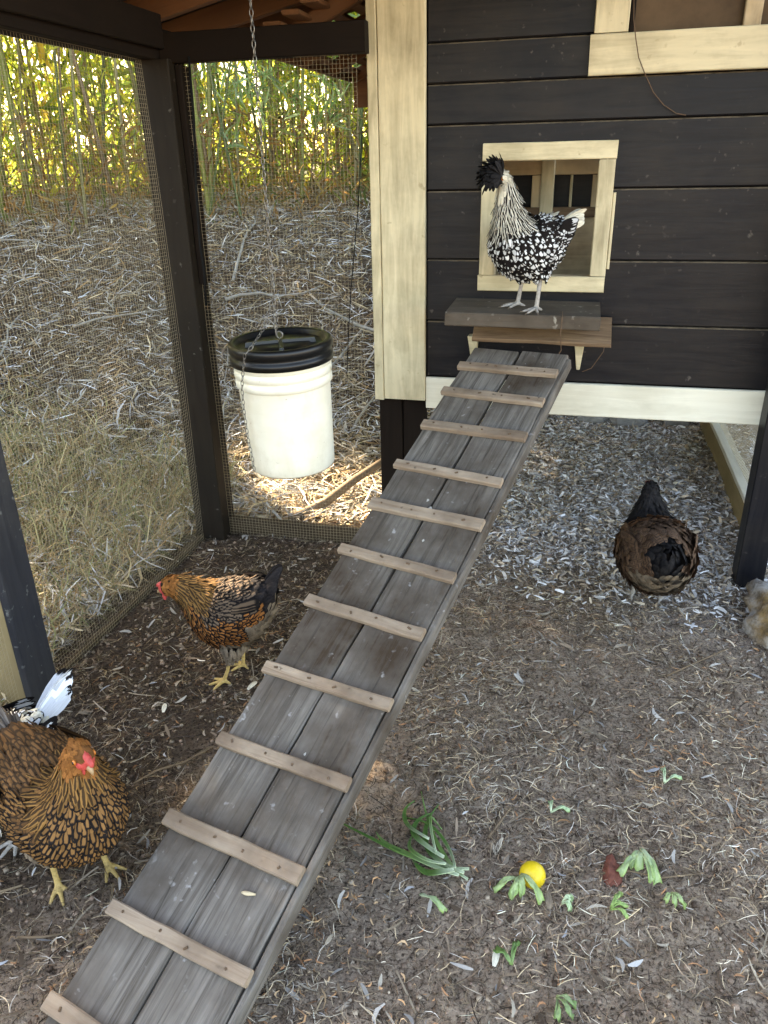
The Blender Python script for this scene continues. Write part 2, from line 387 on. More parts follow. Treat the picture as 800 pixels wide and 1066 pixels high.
# ------------------------------------------------------------------ ground
def ground():
    def axis(lo, hi, step, far):
        a = list(np.arange(lo, hi+1e-6, step)); s = step; x = hi; b = []
        while x < far: s *= 1.25; x += s; b.append(x)
        s = step; x = lo; c = []
        while x > -far: s *= 1.25; x -= s; c.append(x)
        return np.array(c[::-1]+a+b)
    X = axis(-2.4, 1.3, 0.018, 160); Y = axis(0.3, 5.0, 0.018, 160)
    gx, gy = np.meshgrid(X, Y); gz = gh(gx, gy)
    near = (gx > -2.4) & (gx < 1.3) & (gy > 0.3) & (gy < 5)
    r2 = np.random.default_rng(2); gz = gz + near*r2.normal(0, 0.0026, gz.shape)
    gz = np.where(np.hypot(gx, gy) > 30, np.clip(gz, -0.5, 2.0), gz)
    V = np.stack([gx.ravel(), gy.ravel(), gz.ravel()], 1)
    ny, nx = gx.shape; i = np.arange(ny*nx).reshape(ny, nx)
    F = np.stack([i[:-1, :-1].ravel(), i[:-1, 1:].ravel(), i[1:, 1:].ravel(), i[1:, :-1].ravel()], 1)
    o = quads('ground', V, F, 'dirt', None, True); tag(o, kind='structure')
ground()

def left_shade(p, c, lo=0.5):  # darkens litter colours towards the left, painting in the shade there
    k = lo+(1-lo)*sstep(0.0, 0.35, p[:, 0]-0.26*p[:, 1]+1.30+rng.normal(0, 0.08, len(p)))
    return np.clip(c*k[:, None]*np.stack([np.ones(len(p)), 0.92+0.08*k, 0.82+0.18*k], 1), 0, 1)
def pick(pal, n, var=0.18, r=rng):
    pal = np.array(pal); c = pal[r.integers(0, len(pal), n)]
    return np.clip(c*(1+r.normal(0, var, (n, 1))), 0.004, 0.9)
def ribbons(name, P, yaw, pitch, L, W, curve, col, mat='litter', segs=3, parent=None, twist=None, tip=0.35, roll=None):
    n = len(P); V = np.zeros((n, segs+1, 2, 3)); cy, sy = np.cos(yaw), np.sin(yaw); cp, sp = np.cos(pitch), np.sin(pitch)
    if twist is None: twist = rng.uniform(-0.9, 0.9, n)
    if roll is None: roll = rng.normal(0, 0.5, n)
    for i in range(segs+1):
        t = i/segs; lx = (t-0.5)*L; ly = curve*L*((t-0.5)**2*4-0.33)*0.5
        lz = 0.25*np.abs(curve)*L*(1-(2*t-1)**2)*0.4
        w_ = W*0.5*(tip+(1-tip)*np.sin(PI*min(max(t, 0.08), 0.92)))
        a = roll + twist*(t-0.5)
        for k, s in enumerate((-1, 1)):
            oy = ly + s*w_*np.cos(a); oz = lz + s*w_*np.sin(a)
            x1 = lx*cp - oz*sp; z1 = lx*sp + oz*cp
            V[:, i, k, 0] = P[:, 0] + x1*cy - oy*sy; V[:, i, k, 1] = P[:, 1] + x1*sy + oy*cy; V[:, i, k, 2] = P[:, 2] + z1
    base = (np.arange(n)*(segs+1)*2)[:, None, None]; s_ = (np.arange(segs)*2)[None, :, None]
    F = (base + s_ + np.array([0, 1, 3, 2])[None, None, :]).reshape(-1, 4)
    cc = np.repeat(col, (segs+1)*2, axis=0)
    return quads(name, V.reshape(-1, 3), F, mat, parent, False, cc)

# ------------------------------------------------------------------ litter on the run floor (uncountable)
def scatter(n, x0, x1, y0, y1, dens=None, r=rng):
    out = []; c = 0
    while c < n:
        x = r.uniform(x0, x1, n*2); y = r.uniform(y0, y1, n*2)
        if dens is not None:
            k = r.uniform(0, 1, n*2) < dens(x, y); x, y = x[k], y[k]
        out.append(np.stack([x, y], 1)); c += len(x)
    return np.concatenate(out)[:n]
chip_zone = lambda x, y: np.clip(sstep(2.3, 3.2, y + 0.35*nz2(x, y, 4, 2) + 0.25*(x-0.2))*sstep(-0.75, -0.3, x), 0, 1)
shade_zone = lambda x, y: sstep(-0.55, -0.9, x)
STRAW = [(0.66, 0.50, 0.31), (0.54, 0.40, 0.25), (0.40, 0.28, 0.18), (0.15, 0.10, 0.065), (0.74, 0.62, 0.46), (0.05, 0.032, 0.022), (0.56, 0.49, 0.41), (0.26, 0.18, 0.12)]
DARKS = [(0.11, 0.075, 0.05), (0.17, 0.12, 0.08), (0.05, 0.035, 0.025), (0.17, 0.13, 0.09), (0.22, 0.16, 0.10)]
CHIP = [(0.66, 0.64, 0.62), (0.50, 0.48, 0.45), (0.78, 0.76, 0.73), (0.36, 0.30, 0.24), (0.58, 0.47, 0.34), (0.26, 0.20, 0.14)]
def litter():
    # fine dark broken stems, everywhere in the run
    n = 40000; p = scatter(n, -1.6, 1.0, 0.55, 4.7); z = gh(p[:, 0], p[:, 1]) + rng.uniform(0.001, 0.010, n)
    tag(ribbons('stem_litter', np.column_stack([p, z]), rng.uniform(0, 6.3, n), rng.normal(0, 0.16, n), rng.gamma(4, 0.007, n), rng.uniform(0.001, 0.0028, n), rng.normal(0, 0.5, n), left_shade(p, pick(DARKS, n), 0.45)),
        'dark broken stems trodden into the floor of the run', 'litter', kind='stuff')
    # straw, clumpy
    d = lambda x, y: np.clip(0.28 + 0.55*nz2(x, y, 7, 5) + 0.25*nz2(x, y, 19, 25), 0.05, 1)
    n = 48000; p = scatter(n, -1.6, 1.0, 0.55, 4.2, d); z = gh(p[:, 0], p[:, 1]) + rng.uniform(0.002, 0.016, n)
    tag(ribbons('straw', np.column_stack([p, z]), rng.uniform(0, 6.3, n), rng.normal(0, 0.2, n), rng.gamma(2.4, 0.0100, n)+0.004, rng.uniform(0.0007, 0.0021, n), rng.normal(0, 0.22, n)*(1+2*(rng.random(n) < 0.15)), left_shade(p, pick(STRAW, n, 0.25), 0.5)),
        'dry tan straw strewn over the brown dirt of the run', 'straw', kind='stuff')
    n = 1300; p = scatter(n, -1.6, 1.0, 0.55, 3.6); z = gh(p[:, 0], p[:, 1]) + rng.uniform(0.004, 0.014, n)
    tag(ribbons('broken_stalks', np.column_stack([p, z]), rng.uniform(0, 6.3, n), rng.normal(0, 0.12, n), rng.gamma(5, 0.012, n), rng.uniform(0.002, 0.0048, n), rng.normal(0, 0.12, n), pick(DARKS+[(0.34, 0.27, 0.19), (0.24, 0.19, 0.14)], n), segs=4, tip=0.7),
        'short brown broken stalks lying among the straw', 'stalks', kind='stuff')
    # flaky chips under the coop and by the right-hand board
    n = 36000; p = scatter(n, -0.7, 1.0, 1.9, 4.66, lambda x, y: chip_zone(x, y)); z = gh(p[:, 0], p[:, 1]) + rng.uniform(0.002, 0.026, n)
    L = np.minimum(rng.gamma(3, 0.0078, n)+0.003, 0.042)
    tag(ribbons('wood_chip_litter', np.column_stack([p, z]), rng.uniform(0, 6.3, n), rng.normal(0, 0.30, n), L, L*rng.uniform(0.08, 0.38, n), rng.normal(0, 0.25, n), pick(CHIP, n, 0.25), segs=3, tip=0.55),
        'pale curled wood chips and shavings spread beneath the coop', 'wood chips', kind='stuff')
    n = 30000; p = scatter(n, -0.7, 1.0, 1.9, 4.66, lambda x, y: chip_zone(x, y)); z = gh(p[:, 0], p[:, 1]) + rng.uniform(0.002, 0.022, n); L = rng.gamma(3, 0.0030, n)+0.002
    tag(ribbons('fine_shavings', np.column_stack([p, z]), rng.uniform(0, 6.3, n), rng.normal(0, 0.35, n), L, L*rng.uniform(0.15, 0.6, n), rng.normal(0, 0.3, n), pick(CHIP, n, 0.25), segs=1, tip=0.6),
        'fine pale dusty shavings between the larger chips under the coop', 'shavings', kind='stuff')
    # orange shavings in patches in the foreground
    n = 2400; d = lambda x, y: 0.12 + 0.6*sstep(-0.1, 0.7, nz2(x, y, 6, 14) + 0.6*nz2(x, y, 21, 30))
    p = scatter(n, -1.4, 0.9, 0.6, 2.4, d); z = gh(p[:, 0], p[:, 1]) + rng.uniform(0.003, 0.012, n)
    tag(ribbons('wood_shavings', np.column_stack([p, z]), rng.uniform(0, 6.3, n), rng.normal(0, 0.25, n), rng.gamma(4, 0.004, n), rng.uniform(0.002, 0.005, n), rng.normal(0, 0.8, n), left_shade(p, pick([(0.50, 0.27, 0.13), (0.55, 0.36, 0.20), (0.40, 0.20, 0.10)], n), 0.5)),
        'orange brown wood shavings in thin patches on the dirt', 'wood shavings', kind='stuff')
    # small down feathers
    n = 420; p = scatter(n, -1.4, 0.95, 0.7, 4.4); z = gh(p[:, 0], p[:, 1]) + 0.014
    L = rng.gamma(4, 0.0055, n)
    tag(ribbons('fallen_down', np.column_stack([p, z]), rng.uniform(0, 6.3, n), rng.normal(0, 0.2, n), L, L*rng.uniform(0.10, 0.32, n), rng.normal(0, 0.25, n), pick([(0.46, 0.45, 0.45), (0.32, 0.31, 0.31), (0.22, 0.21, 0.20), (0.42, 0.37, 0.30), (0.62, 0.60, 0.57)], n), 'fluff', segs=4, tip=0.1),
        'small white and grey feathers dropped all over the run floor', 'feathers', kind='stuff')
    # curling grey-blue leaf bits right of the ramp
    n = 1500; p = scatter(n, -1.5, 0.95, 0.6, 3.0); z = gh(p[:, 0], p[:, 1]) + rng.uniform(0.004, 0.014, n); L = rng.uniform(0.015, 0.05, n)
    tag(ribbons('leaf_litter', np.column_stack([p, z]), rng.uniform(0, 6.3, n), rng.normal(0, 0.3, n), L, L*rng.uniform(0.10, 0.3, n), rng.normal(0, 0.25, n), pick([(0.22, 0.16, 0.11), (0.30, 0.25, 0.19), (0.13, 0.09, 0.06), (0.34, 0.31, 0.27)], n), segs=3, tip=0.2),
        'curled dead bamboo leaves lying on the dirt of the run', 'dead leaves', kind='stuff')
def clods():
    n = 15000; p = scatter(n, -1.6, 1.0, 0.55, 4.6, lambda x, y: np.clip(0.5+0.6*nz2(x, y, 6, 19), 0.1, 1)); sz = np.minimum(rng.gamma(2.2, 0.0011, n)+0.001, 0.0062)
    z = gh(p[:, 0], p[:, 1]) + sz*0.4
    cube = np.array([[a, b_, c] for c in (-1, 1) for a, b_ in ((-1, -1), (1, -1), (1, 1), (-1, 1))], float)
    V = cube[None]*rng.uniform(0.5, 1.1, (n, 8, 3)); a = rng.uniform(0, 6.3, n); ca, sa = np.cos(a)[:, None], np.sin(a)[:, None]
    x = V[..., 0]*ca-V[..., 1]*sa; y = V[..., 0]*sa+V[..., 1]*ca
    V = np.stack([x*sz[:, None]+p[:, :1], y*sz[:, None]+p[:, 1:2], V[..., 2]*sz[:, None]*0.7+z[:, None]], 2)
    f = np.array([[3, 2, 1, 0], [4, 5, 6, 7], [0, 1, 5, 4], [1, 2, 6, 5], [2, 3, 7, 6], [3, 0, 4, 7]])
    F = (np.arange(n)*8)[:, None, None]+f[None]
    tag(quads('dirt_clods', V.reshape(-1, 3), F.reshape(-1, 4), 'litter', None, True, np.repeat(pick([(0.30, 0.21, 0.15), (0.12, 0.08, 0.055), (0.36, 0.28, 0.20), (0.22, 0.155, 0.11)], n), 8, axis=0)),
        'small crumbs and clods of dirt all over the run floor', 'dirt', kind='stuff')
litter()
clods()

def hill_cover():
    wgt = lambda x, y: np.where((x < -1.56) | ((y > 2.86) & (x < -0.35)), 1.0, 0.0)*np.where(np.hypot(x, y) < 9.5, 1, 0)*np.clip(1.5/np.maximum(np.hypot(x, y-0.5)-1.0, 1.0), 0.25, 1)
    G = [(0.48, 0.48, 0.48), (0.36, 0.33, 0.28), (0.52, 0.49, 0.43), (0.20, 0.17, 0.14), (0.40, 0.33, 0.24), (0.12, 0.09, 0.065), (0.62, 0.62, 0.62), (0.45, 0.36, 0.22), (0.50, 0.40, 0.25), (0.30, 0.21, 0.12)]
    n = 105000; p = scatter(n, -8, -0.35, 0.6, 9, wgt); z = gh(p[:, 0], p[:, 1]) + rng.uniform(0.0, 0.07, n)**1.0
    L = rng.gamma(2.2, 0.034, n)+0.01
    tag(ribbons('dead_cane_litter', np.column_stack([p, z]), rng.uniform(0, 6.3, n), rng.normal(0.05, 0.35, n), L, rng.gamma(3, 0.0014, n)+0.001, rng.normal(0, 0.3, n), pick(G, n, 0.25), segs=3, tip=0.2),
        'tangle of dead grey canes and leaves covering the bank outside', 'dead cane litter', kind='stuff')
    n = 9000; p = scatter(n, -8, -0.35, 0.6, 9, wgt); z = gh(p[:, 0], p[:, 1]) + rng.uniform(0.0, 0.05, n); L = rng.gamma(4, 0.025, n)
    tag(ribbons('fallen_leaves', np.column_stack([p, z]), rng.uniform(0, 6.3, n), rng.normal(0, 0.4, n), L, np.minimum(L*rng.uniform(0.06, 0.15, n), 0.012), rng.normal(0, 0.3, n), pick([(0.30, 0.18, 0.08), (0.42, 0.30, 0.16), (0.20, 0.12, 0.06), (0.48, 0.45, 0.40)], n), segs=3, tip=0.1),
        'brown fallen bamboo leaves on the bank outside the fence', 'fallen leaves', kind='stuff')
    # dry green-tan grass close outside the left fence
    gz_ = lambda x, y: np.where((x < -1.56) & (x > -3.4), 1.0, 0.0)*np.clip(0.5+0.8*nz2(x, y, 3.0, 17), 0, 1)*sstep(3.9, 2.6, y+0.0*x)
    n = 14000; p = scatter(n, -3.6, -1.56, 0.9, 3.9, gz_); L = rng.uniform(0.06, 0.24, n); pt = rng.uniform(0.1, 1.2, n)
    z = gh(p[:, 0], p[:, 1]) + L*0.5*np.sin(pt)
    tag(ribbons('dry_grass', np.column_stack([p, z]), rng.uniform(0, 6.3, n), pt, L, rng.uniform(0.002, 0.006, n), rng.normal(0, 0.6, n), pick([(0.34, 0.29, 0.14), (0.24, 0.24, 0.10), (0.46, 0.36, 0.19), (0.16, 0.16, 0.065), (0.40, 0.28, 0.14), (0.30, 0.19, 0.09)], n), segs=4, tip=0.1),
        'dry grass going from green to tan outside the left fence', 'grass', kind='stuff')
    # pale chips on the ground behind the bucket
    n = 2600; p = scatter(n, -1.5, -0.75, 2.86, 3.7); z = gh(p[:, 0], p[:, 1]) + rng.uniform(0.002, 0.03, n); L = rng.gamma(5, 0.008, n)
    tag(ribbons('bark_chips', np.column_stack([p, z]), rng.uniform(0, 6.3, n), rng.normal(0, 0.35, n), L, L*rng.uniform(0.2, 0.5, n), rng.normal(0, 0.4, n), pick([(0.45, 0.36, 0.24), (0.30, 0.20, 0.11), (0.55, 0.48, 0.36), (0.16, 0.10, 0.06)], n), segs=2, tip=0.5),
        'tan bark chips on the ground just outside the back fence', 'bark chips', kind='stuff')
hill_cover()

def sticks():
    # sticks big enough to tell apart lying on the bank
    r = random.Random(4)
    spots = [(-2.1, 5.2), (-1.4, 4.9), (-2.9, 4.7), (-1.1, 4.2), (-3.3, 3.8), (-2.0, 4.1), (-1.5, 4.4), (-3.9, 5.3), (-2.6, 5.9), (-1.0, 5.5), (-3.0, 3.1), (-4.4, 4.5)]
    for i, (x, y) in enumerate(spots):
        L = r.uniform(0.5, 1.2); a = r.uniform(0, PI); pts = []
        for k in range(7):
            t = (k/6-0.5)*L; px = x+t*math.cos(a)+r.uniform(-.02, .02); py = y+t*math.sin(a)+r.uniform(-.02, .02)
            px = px if (py > 3 or px < -1.7) else -1.7
            pts.append((px, py, float(gh(px, py))+0.05+0.02*math.sin(k)))
        rad = r.uniform(0.006, 0.014)
        V, F = tube(pts, [rad*(1-0.08*k) for k in range(7)], 6)
        o = mesh_obj('fallen_cane', V, F, 'cane_grey', smooth=True)
        tag(o, 'weathered grey fallen cane lying on the littered bank outside the fence', 'cane', 'fallen canes on the bank')
simple('cane_grey', (0.36, 0.34, 0.30), 0.7, 0, 0.3, 0.45, 20, 0.2)
sticks()

# ------------------------------------------------------------------ bamboo
GAPS = [((-0.92, 1.82, 0.30), 0.03), ((-1.02, 3.12, 0.0), 0.20), ((-0.88, 2.95, 0.0), 0.14), ((-1.25, 3.25, 0.0), 0.14), ((-2.3, 2.2, 0.2), 0.12)]
SD = np.array(sdir)
def open_gaps(P, extra=0.0):
    """leave real holes in the crowns where the photograph's sun flecks come through"""
    keep = np.ones(len(P), bool)
    for g, rad in GAPS:
        v = P - np.array(g); t = v@SD; d = np.linalg.norm(v - t[:, None]*SD, axis=1)
        keep &= ~((d < rad+extra) & (t > 0))
    return keep
def leaves(name, P, L, col, parent=None, droop=0.5):
    n = len(P); yaw = rng.uniform(0, 6.3, n); pitch = -rng.uniform(0.1, 1.2, n)*droop*2
    return ribbons(name, P, yaw, pitch, L, L*rng.uniform(0.10, 0.16, n), rng.normal(0, 0.25, n), col, 'leaf', segs=3, tip=0.02, parent=parent, roll=rng.normal(0, 0.8, n))
_G = [(0.13, 0.20, 0.035), (0.20, 0.26, 0.04), (0.09, 0.16, 0.03), (0.28, 0.30, 0.05), (0.16, 0.20, 0.06)]
_Y = [(0.34, 0.33, 0.05), (0.24, 0.27, 0.04), (0.42, 0.37, 0.06), (0.18, 0.24, 0.04), (0.38, 0.26, 0.05)]
_B = [(0.16, 0.24, 0.12), (0.10, 0.18, 0.07), (0.22, 0.30, 0.17), (0.13, 0.19, 0.05)]
GREEN, YEL, BLUEG = ([tuple(min(0.62, q*k) for q in c) for c in L] for L, k in ((_G, 1.7), (_Y, 1.75), (_B, 2.1)))
def bamboo(x, y, i, pal, low, nl, rad=None, lean=None):
    r = random.Random(i*13+1)
    z0 = float(gh(x, y))-0.05; H = r.uniform(5.2, 7.6); rad = rad or r.uniform(0.008, 0.021)
    front = i < 42; lf = x < -3.2 + 0.0*y; tone = ('yellow green', 'olive', 'dark green', 'straw coloured', 'brownish')[i % 5]
    lab = f"{tone} bamboo cane {'at the front edge' if front else 'deep in the middle'} of the thicket, {'left of' if lf else 'right of'} the corner post"
    root = empty('bamboo', (x, y, z0), 0, lab, 'bamboo', 'bamboo canes on the bank')
    N = 22
    for attempt in range(25):
        la = r.uniform(0, 6.28); lm = lean if lean is not None else r.uniform(0.02, 0.26); bend = r.uniform(0.1, 1.1)
        pts, rs = [], []
        for k in range(N+1):
            t = k/N; off = lm*t*H + bend*t**3
            pts.append((math.cos(la)*off, math.sin(la)*off, H*t*(1-0.05*t))); rs.append(rad*(1-0.75*t)*(1.12 if k % 2 == 0 else 0.97))
        q = np.array(pts); q = np.concatenate([q[:-1]*(1-u)+q[1:]*u for u in (0, .33, .67)]) + np.array([x, y, z0])
        if open_gaps(q, 0.05).all(): break
    V, F = tube(pts, rs, 6)
    cb = [(0.24, 0.25, 0.06), (0.20, 0.18, 0.07), (0.09, 0.12, 0.035), (0.34, 0.29, 0.14), (0.19, 0.12, 0.06)][i % 5]
    me = quads('culm', np.array(V), np.array([f for f in F if len(f) == 4]), 'culm', root, True, np.tile(np.array(cb), (len(V), 1)))
    # side branches with drooping leaf sprays
    P, Ls = [], []; bpts = []
    for k in range(nl):
        t = low + (1-low)*r.random()**0.8; j = min(int(t*N), N-1); c = Vector(pts[j]).lerp(Vector(pts[j+1]), t*N-j)
        a = r.uniform(0, 6.28); bl = r.uniform(0.25, 0.75)*(1.15-0.5*t)
        tip = c + Vector((math.cos(a)*bl, math.sin(a)*bl, bl*r.uniform(-0.1, 0.5)))
        bpts.append((c, tip))
        for q in range(r.randint(9, 15)):
            s = r.uniform(0.25, 1.08); p = c.lerp(tip, s) + Vector((r.gauss(0, .06), r.gauss(0, .06), r.gauss(-.03, .06)))
            P.append(p)
    P = np.array([tuple(p) for p in P]); k = open_gaps(P + np.array([x, y, z0]), 0.085); P = P[k]
    col = pick(pal, len(P), 0.2)
    tag(leaves('foliage', P, rng.uniform(0.09, 0.19, len(P)), col, root), kind='stuff')
    parts = [tube([c, c.lerp(t2, .5)+Vector((0, 0, .02)), t2], [0.003, 0.002, 0.001], 3, False) for c, t2 in bpts[:40]]
    V, F = join(parts)
    tag(quads('twigs', np.array(V), np.array(F), 'culm', root, False, np.tile(np.array(cb)*0.9, (len(V), 1))), kind='stuff')
def grove():
    r = random.Random(99); i = 0
    for k in range(100):
        az = R(90) + R(r.uniform(-12, 88)); rr = r.uniform(0, 1)
        # the foot of the thicket follows the top of the bank round the run
        base = 4.7 if k < 42 else 5.6
        d = base + rr*(1.6 if k < 42 else 3.0)
        x = -0.9 + math.cos(az)*d*0.95; y = 2.1 + math.sin(az)*d*1.0
        left = az > R(118)
        pal = YEL if left and r.random() < 0.7 else (BLUEG if (not left and k < 42) else GREEN)
        low = (0.45 if left else 0.10) if k < 42 else 0.12
        bamboo(x, y, k, pal, low, (62 if left else 84) if k < 42 else 55)
grove()
for i_, (x_, y_) in enumerate([(-5.2, 4.9), (-5.7, 5.3), (-4.8, 4.5), (-5.3, 4.4), (-6.0, 5.9), (-4.9, 5.4)]): bamboo(x_, y_, 100+i_, GREEN, 0.42, 130, lean=0.03)  # extra dense canes added to block sun leaking onto the run floor
def thicket():
    n = 88000; az = R(90)+R(1)*rng.uniform(-25, 100, n); d = rng.uniform(7.9, 13.5, n)
    x = -0.9+np.cos(az)*d; y = 2.1+np.sin(az)*d; z = gh(x, y) + rng.uniform(0.0, 1, n)**1.05*8.2
    P = np.stack([x, y, z], 1)
    cl = nz2(x*1.0, z*1.0+y, 1.9, 7)+0.6*nz2(y, z, 3.1, 13); k = (cl > -0.50) & open_gaps(P, 0.16); P = P[k]
    tag(leaves('bamboo_thicket', P, rng.uniform(0.22, 0.5, len(P)), pick(YEL+GREEN, len(P), 0.25)),
        'sunlit yellow green mass of bamboo leaves deep in the thicket', 'thicket', kind='stuff')
    n = 420; az = R(90)+R(1)*rng.uniform(-20, 95, n); d = rng.uniform(8, 13, n); x = -0.9+np.cos(az)*d; y = 2.1+np.sin(az)*d
    P = np.stack([x, y, gh(x, y)+2.8], 1); hs = SD[:2]/np.linalg.norm(SD[:2]); kp = np.ones(n, bool)
    for g_, rad_ in GAPS: v = P[:, :2]-np.array(g_[:2]); kp &= np.abs(v[:, 0]*hs[1]-v[:, 1]*hs[0]) > rad_+0.25
    P = P[kp]; n = len(P)
    tag(ribbons('distant_bamboo', P, rng.uniform(0, 6.3, n), PI/2+rng.normal(0, 0.07, n), np.full(n, 6.5), rng.uniform(0.03, 0.06, n), rng.normal(0, 0.05, n), pick([(0.22, 0.20, 0.07), (0.14, 0.15, 0.05), (0.30, 0.22, 0.10)], n), 'culm', segs=4, tip=0.6),
        'crowded distant bamboo canes deep in the thicket', 'bamboo', kind='stuff')
    # undergrowth at the foot of the canes
    n = 9000; az = R(90)+R(1)*rng.uniform(-15, 92, n); d = 4.6+rng.gamma(2, 0.7, n); x = -0.9+np.cos(az)*d; y = 2.1+np.sin(az)*d
    P = np.stack([x, y, gh(x, y)+rng.uniform(0, 1, n)**1.5*0.8], 1); P = P[open_gaps(P)]
    tag(leaves('undergrowth', P, rng.uniform(0.08, 0.2, len(P)), pick([(0.30, 0.16, 0.06), (0.36, 0.26, 0.09), (0.16, 0.20, 0.05), (0.40, 0.22, 0.08), (0.22, 0.16, 0.10)], len(P), 0.25)),
        'rusty brown dead leaves and shoots at the foot of the bamboo', 'undergrowth', kind='stuff')
thicket()

# ------------------------------------------------------------------ run frame: posts, beams, roof
def frame():
    o = wb('back_post', -1.51, -1.385, 2.662, 2.78, -0.1, 1.77, 'dark_post')
    o.name = 'corner_post'; tag(o, 'dark brown square post in the back left corner between the two mesh panels', 'post')
    f = empty('fence_post', (-1.53, 1.56, 0), 0, 'pale timber post faced with a dark grey board, cut by the left edge', 'post')
    O = (-1.53, 1.56, 0)
    wb('post', -1.60, -1.482, 1.515, 1.63, -0.1, 1.765, 'ochre_wood', f, O)
    wb('facing_board', -1.480, -1.455, 1.508, 1.625, -0.1, 1.765, 'slate_paint', f, O)
    o = wb('door_post', 0.625, 0.72, 2.69, 2.78, -0.1, 1.95, 'black_paint'); tag(o, 'black painted post at the right edge standing by the rock', 'post')
    g = empty('run_roof', (-0.5, 2.2, 1.77), 0, 'low dark timber roof of the run with a corrugated metal sheet', 'roof'); O = (-0.5, 2.2, 1.77)
    wb('side_beam', -1.53, -1.43, 1.0, 2.80, 1.770, 1.865, 'dark_timber', g, O)
    wb('back_beam', -1.425, -0.722, 2.69, 2.74, 1.760, 1.848, 'dark_timber', g, O)
    wb('side_trim', -1.425, -1.405, 1.0, 2.688, 1.80, 1.90, 'dark_timber', g, O)
    wb('post_cleat', -1.383, -1.360, 2.70, 2.76, 1.05, 1.755, 'dark_timber', g, O)
    for k in range(2):
        y = 3.20+k*0.36
        beam('rafter', (-1.72, y, 1.895), (-0.78, y, 2.098), 0.04, 0.085, 'roof_timber', g, O)
    for k in range(5):
        y = 1.15+k*0.42
        beam('rafter', (-1.72, y, 1.895), (0.9, y, 2.46), 0.04, 0.085, 'roof_timber', g, O)
    for k in range(3):
        x = -1.3+k*0.75; z = 1.995+(x+1.3)*0.213
        beam('purlin', (x, 1.0, z), (x, 3.0, z), 0.06, 0.035, 'roof_timber', g, O)
    # corrugated sheet
    nx, ny = 14, 200; V, F = [], []
    for j in range(ny+1):
        y = 0.95+2.25*j/ny; c = 0.011*math.cos(2*PI*y/0.076)
        for i in range(nx+1):
            x = -1.80+2.75*i/nx; V.append((x-O[0], y-O[1], 1.905+(x+1.8)*0.2145+c+0.03-O[2]))
    for j in range(ny):
        for i in range(nx):
            a = j*(nx+1)+i; F.append((a, a+1, a+nx+2, a+nx+1))
    s = mesh_obj('roof_sheet', V, F, 'corrugated_metal', g, True)
    md = s.modifiers.new('thickness', 'SOLIDIFY'); md.thickness = 0.002
    nx, ny = 8, 110; V, F = [], []
    for j in range(ny+1):
        y = 3.202+0.60*j/ny; c = 0.011*math.cos(2*PI*y/0.076)
        for i in range(nx+1):
            x = -1.80+1.02*i/nx; V.append((x-O[0], y-O[1], 1.905+(x+1.8)*0.2145+c+0.03-O[2]))
    for j in range(ny):
        for i in range(nx): a = j*(nx+1)+i; F.append((a, a+1, a+nx+2, a+nx+1))
    s = mesh_obj('roof_sheet', V, F, 'corrugated_metal', g, True)
    md = s.modifiers.new('thickness', 'SOLIDIFY'); md.thickness = 0.002
    # eave of the coop roof reaching out over the back corner
    e = empty('coop_eave', (-0.95, 3.4, 1.8), 0, 'brown board eave of the coop roof seen beyond the back beam', 'eave'); O = (-0.95, 3.4, 1.8)
    for k in range(7):
        x = -1.16+0.065*k
        wb('soffit_board', x, x+0.062, 2.80, 4.08, 1.83+0.03*k, 1.845+0.03*k, 'roof_timber', e, O)
    wb('fascia_board', -1.185, -1.163, 2.80, 4.09, 1.800, 1.865, 'roof_timber', e, O)
    for k in range(4):
        y = 2.95+0.36*k
        beam('rafter', (-1.14, y, 1.815), (-0.70, y, 2.01), 0.04, 0.05, 'roof_timber', e, O)
    wb('barge_board', -1.16, -0.70, 4.092, 4.115, 1.69, 1.86, 'roof_timber', e, O)
frame()

def mesh_panel(name, label, org, u, v, LU, LV, pitch=0.0127, rad=0.00044, cat='wire mesh', diag=False, mat='galvanised'):
    """hardware cloth: every wire a thin four-sided rod, slightly wavy"""
    org, u, v = (np.array(a, float) for a in (org, u, v)); nrm = np.cross(u, v)
    segs = 10; Vs, Fs = [], []; base = 0
    def wires(n, a, b, LA, LB, lift):
        nonlocal base
        for i in range(n):
            s = i*LA/max(n-1, 1); t = np.linspace(0, LB, segs+1)
            off = 0.0012*np.sin(t*3.1+i*0.7)+rng.normal(0, 0.0006, segs+1)
            bow = 0.010*np.sin(PI*t/LB)*math.sin(2.2*s/LA*PI+0.6)+lift
            c = org + np.outer(s+off, a) + np.outer(t, b) + np.outer(bow, nrm)
            ring = [a*rad+nrm*rad*0, nrm*rad, -a*rad, -nrm*rad]
            P = np.stack([c+q for q in ring], 1).reshape(-1, 3); Vs.append(P)
            for k in range(4):
                k2 = (k+1) % 4; st = base + np.arange(segs)*4
                Fs.append(np.stack([st+k, st+k2, st+4+k2, st+4+k], 1))
            base += len(P)
    wires(int(LU/pitch), u, v, LU, LV, 0.0); wires(int(LV/pitch), v, u, LV, LU, 0.0007)
    return quads(name, np.concatenate(Vs), np.concatenate(Fs), mat, None)
